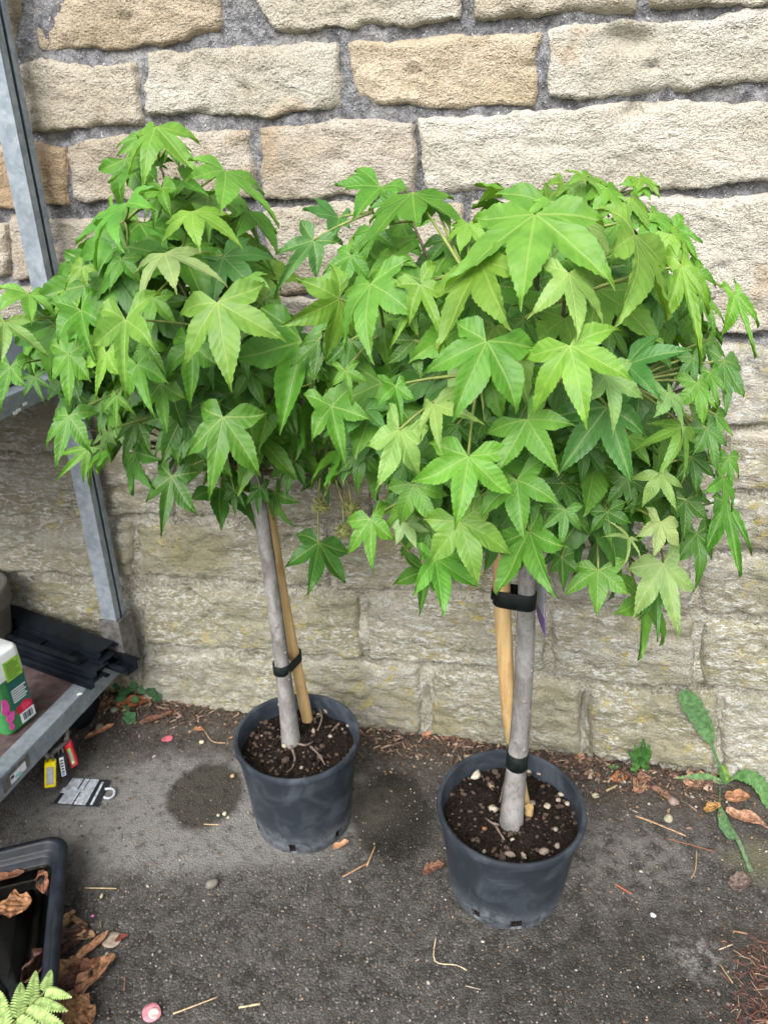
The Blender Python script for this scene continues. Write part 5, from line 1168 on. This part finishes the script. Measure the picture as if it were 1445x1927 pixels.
# ================================================================== WEEDS AND FERN
def blade(path, width, name, col, parent, teeth=0, ntv=22, cup=.15, prof=None, seed=0, nrm=None):
    """leaf along a 3-D path; toothed edge; cupped"""
    P = smooth_path(path, max(2, ntv//(len(path)-1))); n = len(P); vs = []; rs2 = random.Random(seed)
    for i, p in enumerate(P):
        q = i/(n-1); t = (P[min(i+1, n-1)]-P[max(i-1, 0)]).normalized(); nn = nrm or (EYE-p).normalized(); s_ = t.cross(nn).normalized(); up_ = s_.cross(t).normalized()
        w_ = width*(prof(q) if prof else max(0, math.sin(math.pi*min(1, q**.7)))**.8)
        if teeth: w_ *= 1+.30*((i*teeth/n) % 1.0-.5)
        for k in (-1, -.5, 0, .5, 1):
            vs.append(p+s_*(k*w_)+up_*(w_*cup*(k*k)+.0025*noise.noise(Vector((i*.9, k*2, seed)))))
    mb = MB(); mb.add(vs, [(i*5+j, i*5+j+1, (i+1)*5+j+1, (i+1)*5+j) for i in range(n-1) for j in range(4)])
    o = mb.build(name, M_WEED, parent, smooth=True); o.color = (*col, 1); return o
dn = empty('dandelion', gnd(1358, 1462), 'dandelion-like weed with long toothed leaves growing at the foot of the wall', 'weed')
GD = (.085, .175, .065)
spat = lambda q: (.12 if q < .42 else .12+.88*max(0, math.sin((q-.42)/.58*math.pi))**.7)
bse = w3(wc(gnd(1358, 1462))[0], .01, .03)
blade([bse, wallp(1342, 1410, .035), wallp(1325, 1368, .03), wallp(1300, 1325, .03), wallp(1282, 1300, .03)], .021, 'leaf', GD, dn, 11, 24, .15, lambda q: .16 if q < .3 else .16+.9*math.sin(min(1, (q-.3)/.7)*math.pi*.93)**.75, 1)
blade([bse, gnd(1385, 1462, .03), gnd(1410, 1462, .045), gnd(1432, 1480, .03), gnd(1450, 1520, .01)], .017, 'leaf', (.075, .17, .05), dn, 9, 24, .25, lambda q: .15 if q < .2 else .15+.85*math.sin(min(1, (q-.2)/.8)*math.pi*.9)**.7, 2)
blade([bse, gnd(1330, 1462, .02), gnd(1300, 1462, .02), gnd(1270, 1465, .012)], .0075, 'leaf', (.10, .19, .07), dn, 6, 18, .2, None, 3)
blade([gnd(1354, 1480, .012), gnd(1354, 1510, .012), gnd(1362, 1550, .008), gnd(1380, 1580, .007)], .012, 'leaf', (.10, .19, .08), dn, 7, 20, .2, spat, 4)
blade([gnd(1372, 1555, .008), gnd(1390, 1585, .007), gnd(1402, 1615, .006), gnd(1412, 1640, .005)], .0055, 'leaf', (.15, .24, .12), dn, 6, 16, .2, lambda q: .7, 5)
blade([bse, gnd(1362, 1450, .03), gnd(1366, 1438, .045)], .011, 'leaf', (.12, .22, .03), dn, 0, 12, .2, None, 6)
bw = empty('bushy_weed', gnd(1205, 1452), 'small bright green bushy weed against the wall, right of the nearest pot', 'weed')
bb = w3(wc(gnd(1205, 1452))[0], .008, .025)
for k, (x, y, z, L) in enumerate(((1180, 1412, .03, .3), (1193, 1400, .04, .3), (1222, 1400, .05, .3), (1210, 1390, .055, .3), (1188, 1440, .02, .3), (1215, 1435, .025, .3), (1205, 1425, .035, .3), (1225, 1412, .04, .3), (1198, 1412, .04, .2), (1212, 1405, .045, .2), (1186, 1450, .012, .3), (1222, 1446, .012, .3))):
    tip = wallp(x, y, .05); st = bb+(tip-bb)*.35; blade([st, st+(tip-st)*.5+ez*.006, tip], .0068, 'leaf', random.choice(((.06, .17, .035), (.085, .21, .045), (.05, .14, .035))), bw, 0, 10, .2, None, k)
mb = MB(); mb.tube([bb, bb+ez*.03, wallp(1210, 1402, .045)], .0014, 5); mb.build('stem', M_PETIOLE, bw)
sp2 = empty('seedling', gnd(1152, 1460), 'tiny green seedling between the nearest pot and the bushy weed', 'weed')
b2 = w3(wc(gnd(1152, 1460))[0], .008, .035)
for k in range(5): blade([b2, b2+Vector((.006*math.cos(k*1.3), .004*math.sin(k*1.3), .008)), b2+Vector((.014*math.cos(k*1.3), .008*math.sin(k*1.3), .012))], .003, 'leaf', (.08, .16, .05), sp2, 0, 8, .1, None, k)
# round-leaved creeping weed in the corner by the trolley
rw = empty('creeping_weed', gnd(270, 1320), 'creeping weed with round lobed leaves and a tiny lilac flower at the trolley corner', 'weed')
rs = random.Random(21)
for k, (x, y, r, z) in enumerate(((298, 1270, .013, .05), (312, 1278, .014, .045), (285, 1300, .015, .045), (302, 1290, .014, .05), (272, 1296, .014, .05), (296, 1312, .012, .03), (250, 1292, .013, .04), (236, 1300, .013, .035), (240, 1282, .012, .04), (225, 1320, .013, .02), (245, 1350, .016, .012), (336, 1268, .010, .05), (333, 1310, .009, .02), (222, 1290, .012, .03), (255, 1316, .010, .03), (236, 1335, .012, .012), (280, 1278, .012, .05), (230, 1308, .012, .03))):
    c = gnd(x, y, z); nn = ((EYE-c).normalized()+Vector((rs.uniform(-.4, .4), rs.uniform(-.4, .1), .5))).normalized(); a = nn.orthogonal().normalized(); b = nn.cross(a); n = 25; pts = []
    for j in range(n):
        t_ = 2*math.pi*j/n; q = r*(1+.14*math.cos(5*t_)); q *= .35+.65*min(1, abs(t_-math.pi)/math.pi*1.6+.4) if False else 1
        pts.append(c+a*(q*math.cos(t_))+b*(q*math.sin(t_))+nn*(-.0035*(1-math.cos(t_*5))*.3))
    mb = MB(); mb.add(pts+[c-nn*.002], [(j, (j+1) % n, n) for j in range(n)]); o = mb.build('leaf', M_WEED, rw, smooth=True); g = rs.uniform(.8, 1.25); o.color = (.036*g, .105*g, .036*g, 1)
    mb = MB(); mb.tube([c-nn*.002, c-nn*.012-ez*.01, gnd(265+rs.uniform(-20, 20), 1318, .005)], .0009, 4); mb.build('stalk', M_PETIOLE, rw)
for (x, y, z) in ((280, 1284, .062), (348, 1277, .05)):
    c = gnd(x, y, z); mb = MB()
    for j in range(5):
        d = Vector((math.cos(j*1.257), 0, math.sin(j*1.257))); mb.blob(c+d*.0032, .0032, .0014, .0032, j, 1, .2)
    mb.build('flower', flat('lilac', (.60, .52, .70)) if x < 300 else M_PAPER, rw, smooth=True)
# fern
fr = empty('fern', gnd(-30, 1990), 'bright yellow-green fern frond reaching over the tray from the bottom corner', 'fern')
FC = (.33, .46, .15)
def fz(x, y): return gnd(x, y, .16)
rach = [fz(-60, 2010), fz(0, 1955), fz(40, 1912), fz(70, 1880), fz(86, 1866)]
mb = MB(); mb.tube(smooth_path(rach, 5), [.0022*(1-.5*i/20) for i in range(21)], 6); rc = mb.build('rachis', M_PETIOLE, fr, smooth=True)
def pinna(p0, p1, W, seed, nleaf=13):
    rs2 = random.Random(seed); d = p1-p0; L = d.length; t = d/L; nn = (EYE-p0).normalized(); nn = (nn+Vector((rs2.uniform(-.25, .25), rs2.uniform(-.25, .25), .2))).normalized(); nn = (nn-t*nn.dot(t)).normalized(); s_ = t.cross(nn); mb = MB()
    mb.tube([p0, p0+d*.5+nn*.003, p1], [.0008, .0006, .0003], 4)
    for k in range(nleaf):
        q = (k+.5)/nleaf; w_ = W*(1-q)**.62*(.75+.25*min(1, q*6)); c = p0+d*q+nn*(.003*math.sin(q*3.14)); hw = L/nleaf*.56
        for sg in (-1, 1):
            ax_ = (s_*sg+t*.38).normalized(); tip = c+ax_*w_-nn*(.10*w_)
            pts = [c-t*hw*.8, c+t*hw*.8]; m1 = c+ax_*w_*.4+nn*.0009; m2 = c+ax_*w_*.78+nn*.0004
            vs = [c-t*hw*.85, c+t*hw*.85, m1+t*hw*1.0, m2+t*hw*.75, tip+t*hw*.1, m2-t*hw*.7, m1-t*hw*.95, m1-nn*.0009, m2-nn*.0005]
            mb.add(vs, [(0, 1, 7), (1, 2, 7), (2, 3, 8, 7), (3, 4, 8), (4, 5, 8), (5, 6, 7, 8), (6, 0, 7)])
    o = mb.build('pinna', M_WEED, rc); g = rs2.uniform(.88, 1.12); o.color = (FC[0]*g, FC[1]*g, FC[2]*g, 1)
for k, (a, b, W) in enumerate((((84, 1868), (97, 1826), .013), ((86, 1868), (136, 1877), .013), ((66, 1887), (128, 1903), .015), ((50, 1903), (120, 1928), .017), ((30, 1922), (110, 1962), .018), ((58, 1893), (68, 1828), .016), ((34, 1918), (40, 1850), .019), ((8, 1946), (0, 1866), .021), ((-20, 1975), (-45, 1890), .022), ((10, 1945), (95, 1985), .018))):
    pinna(fz(*a), gnd(*b, .16+.01*math.sin(k)), W, k)
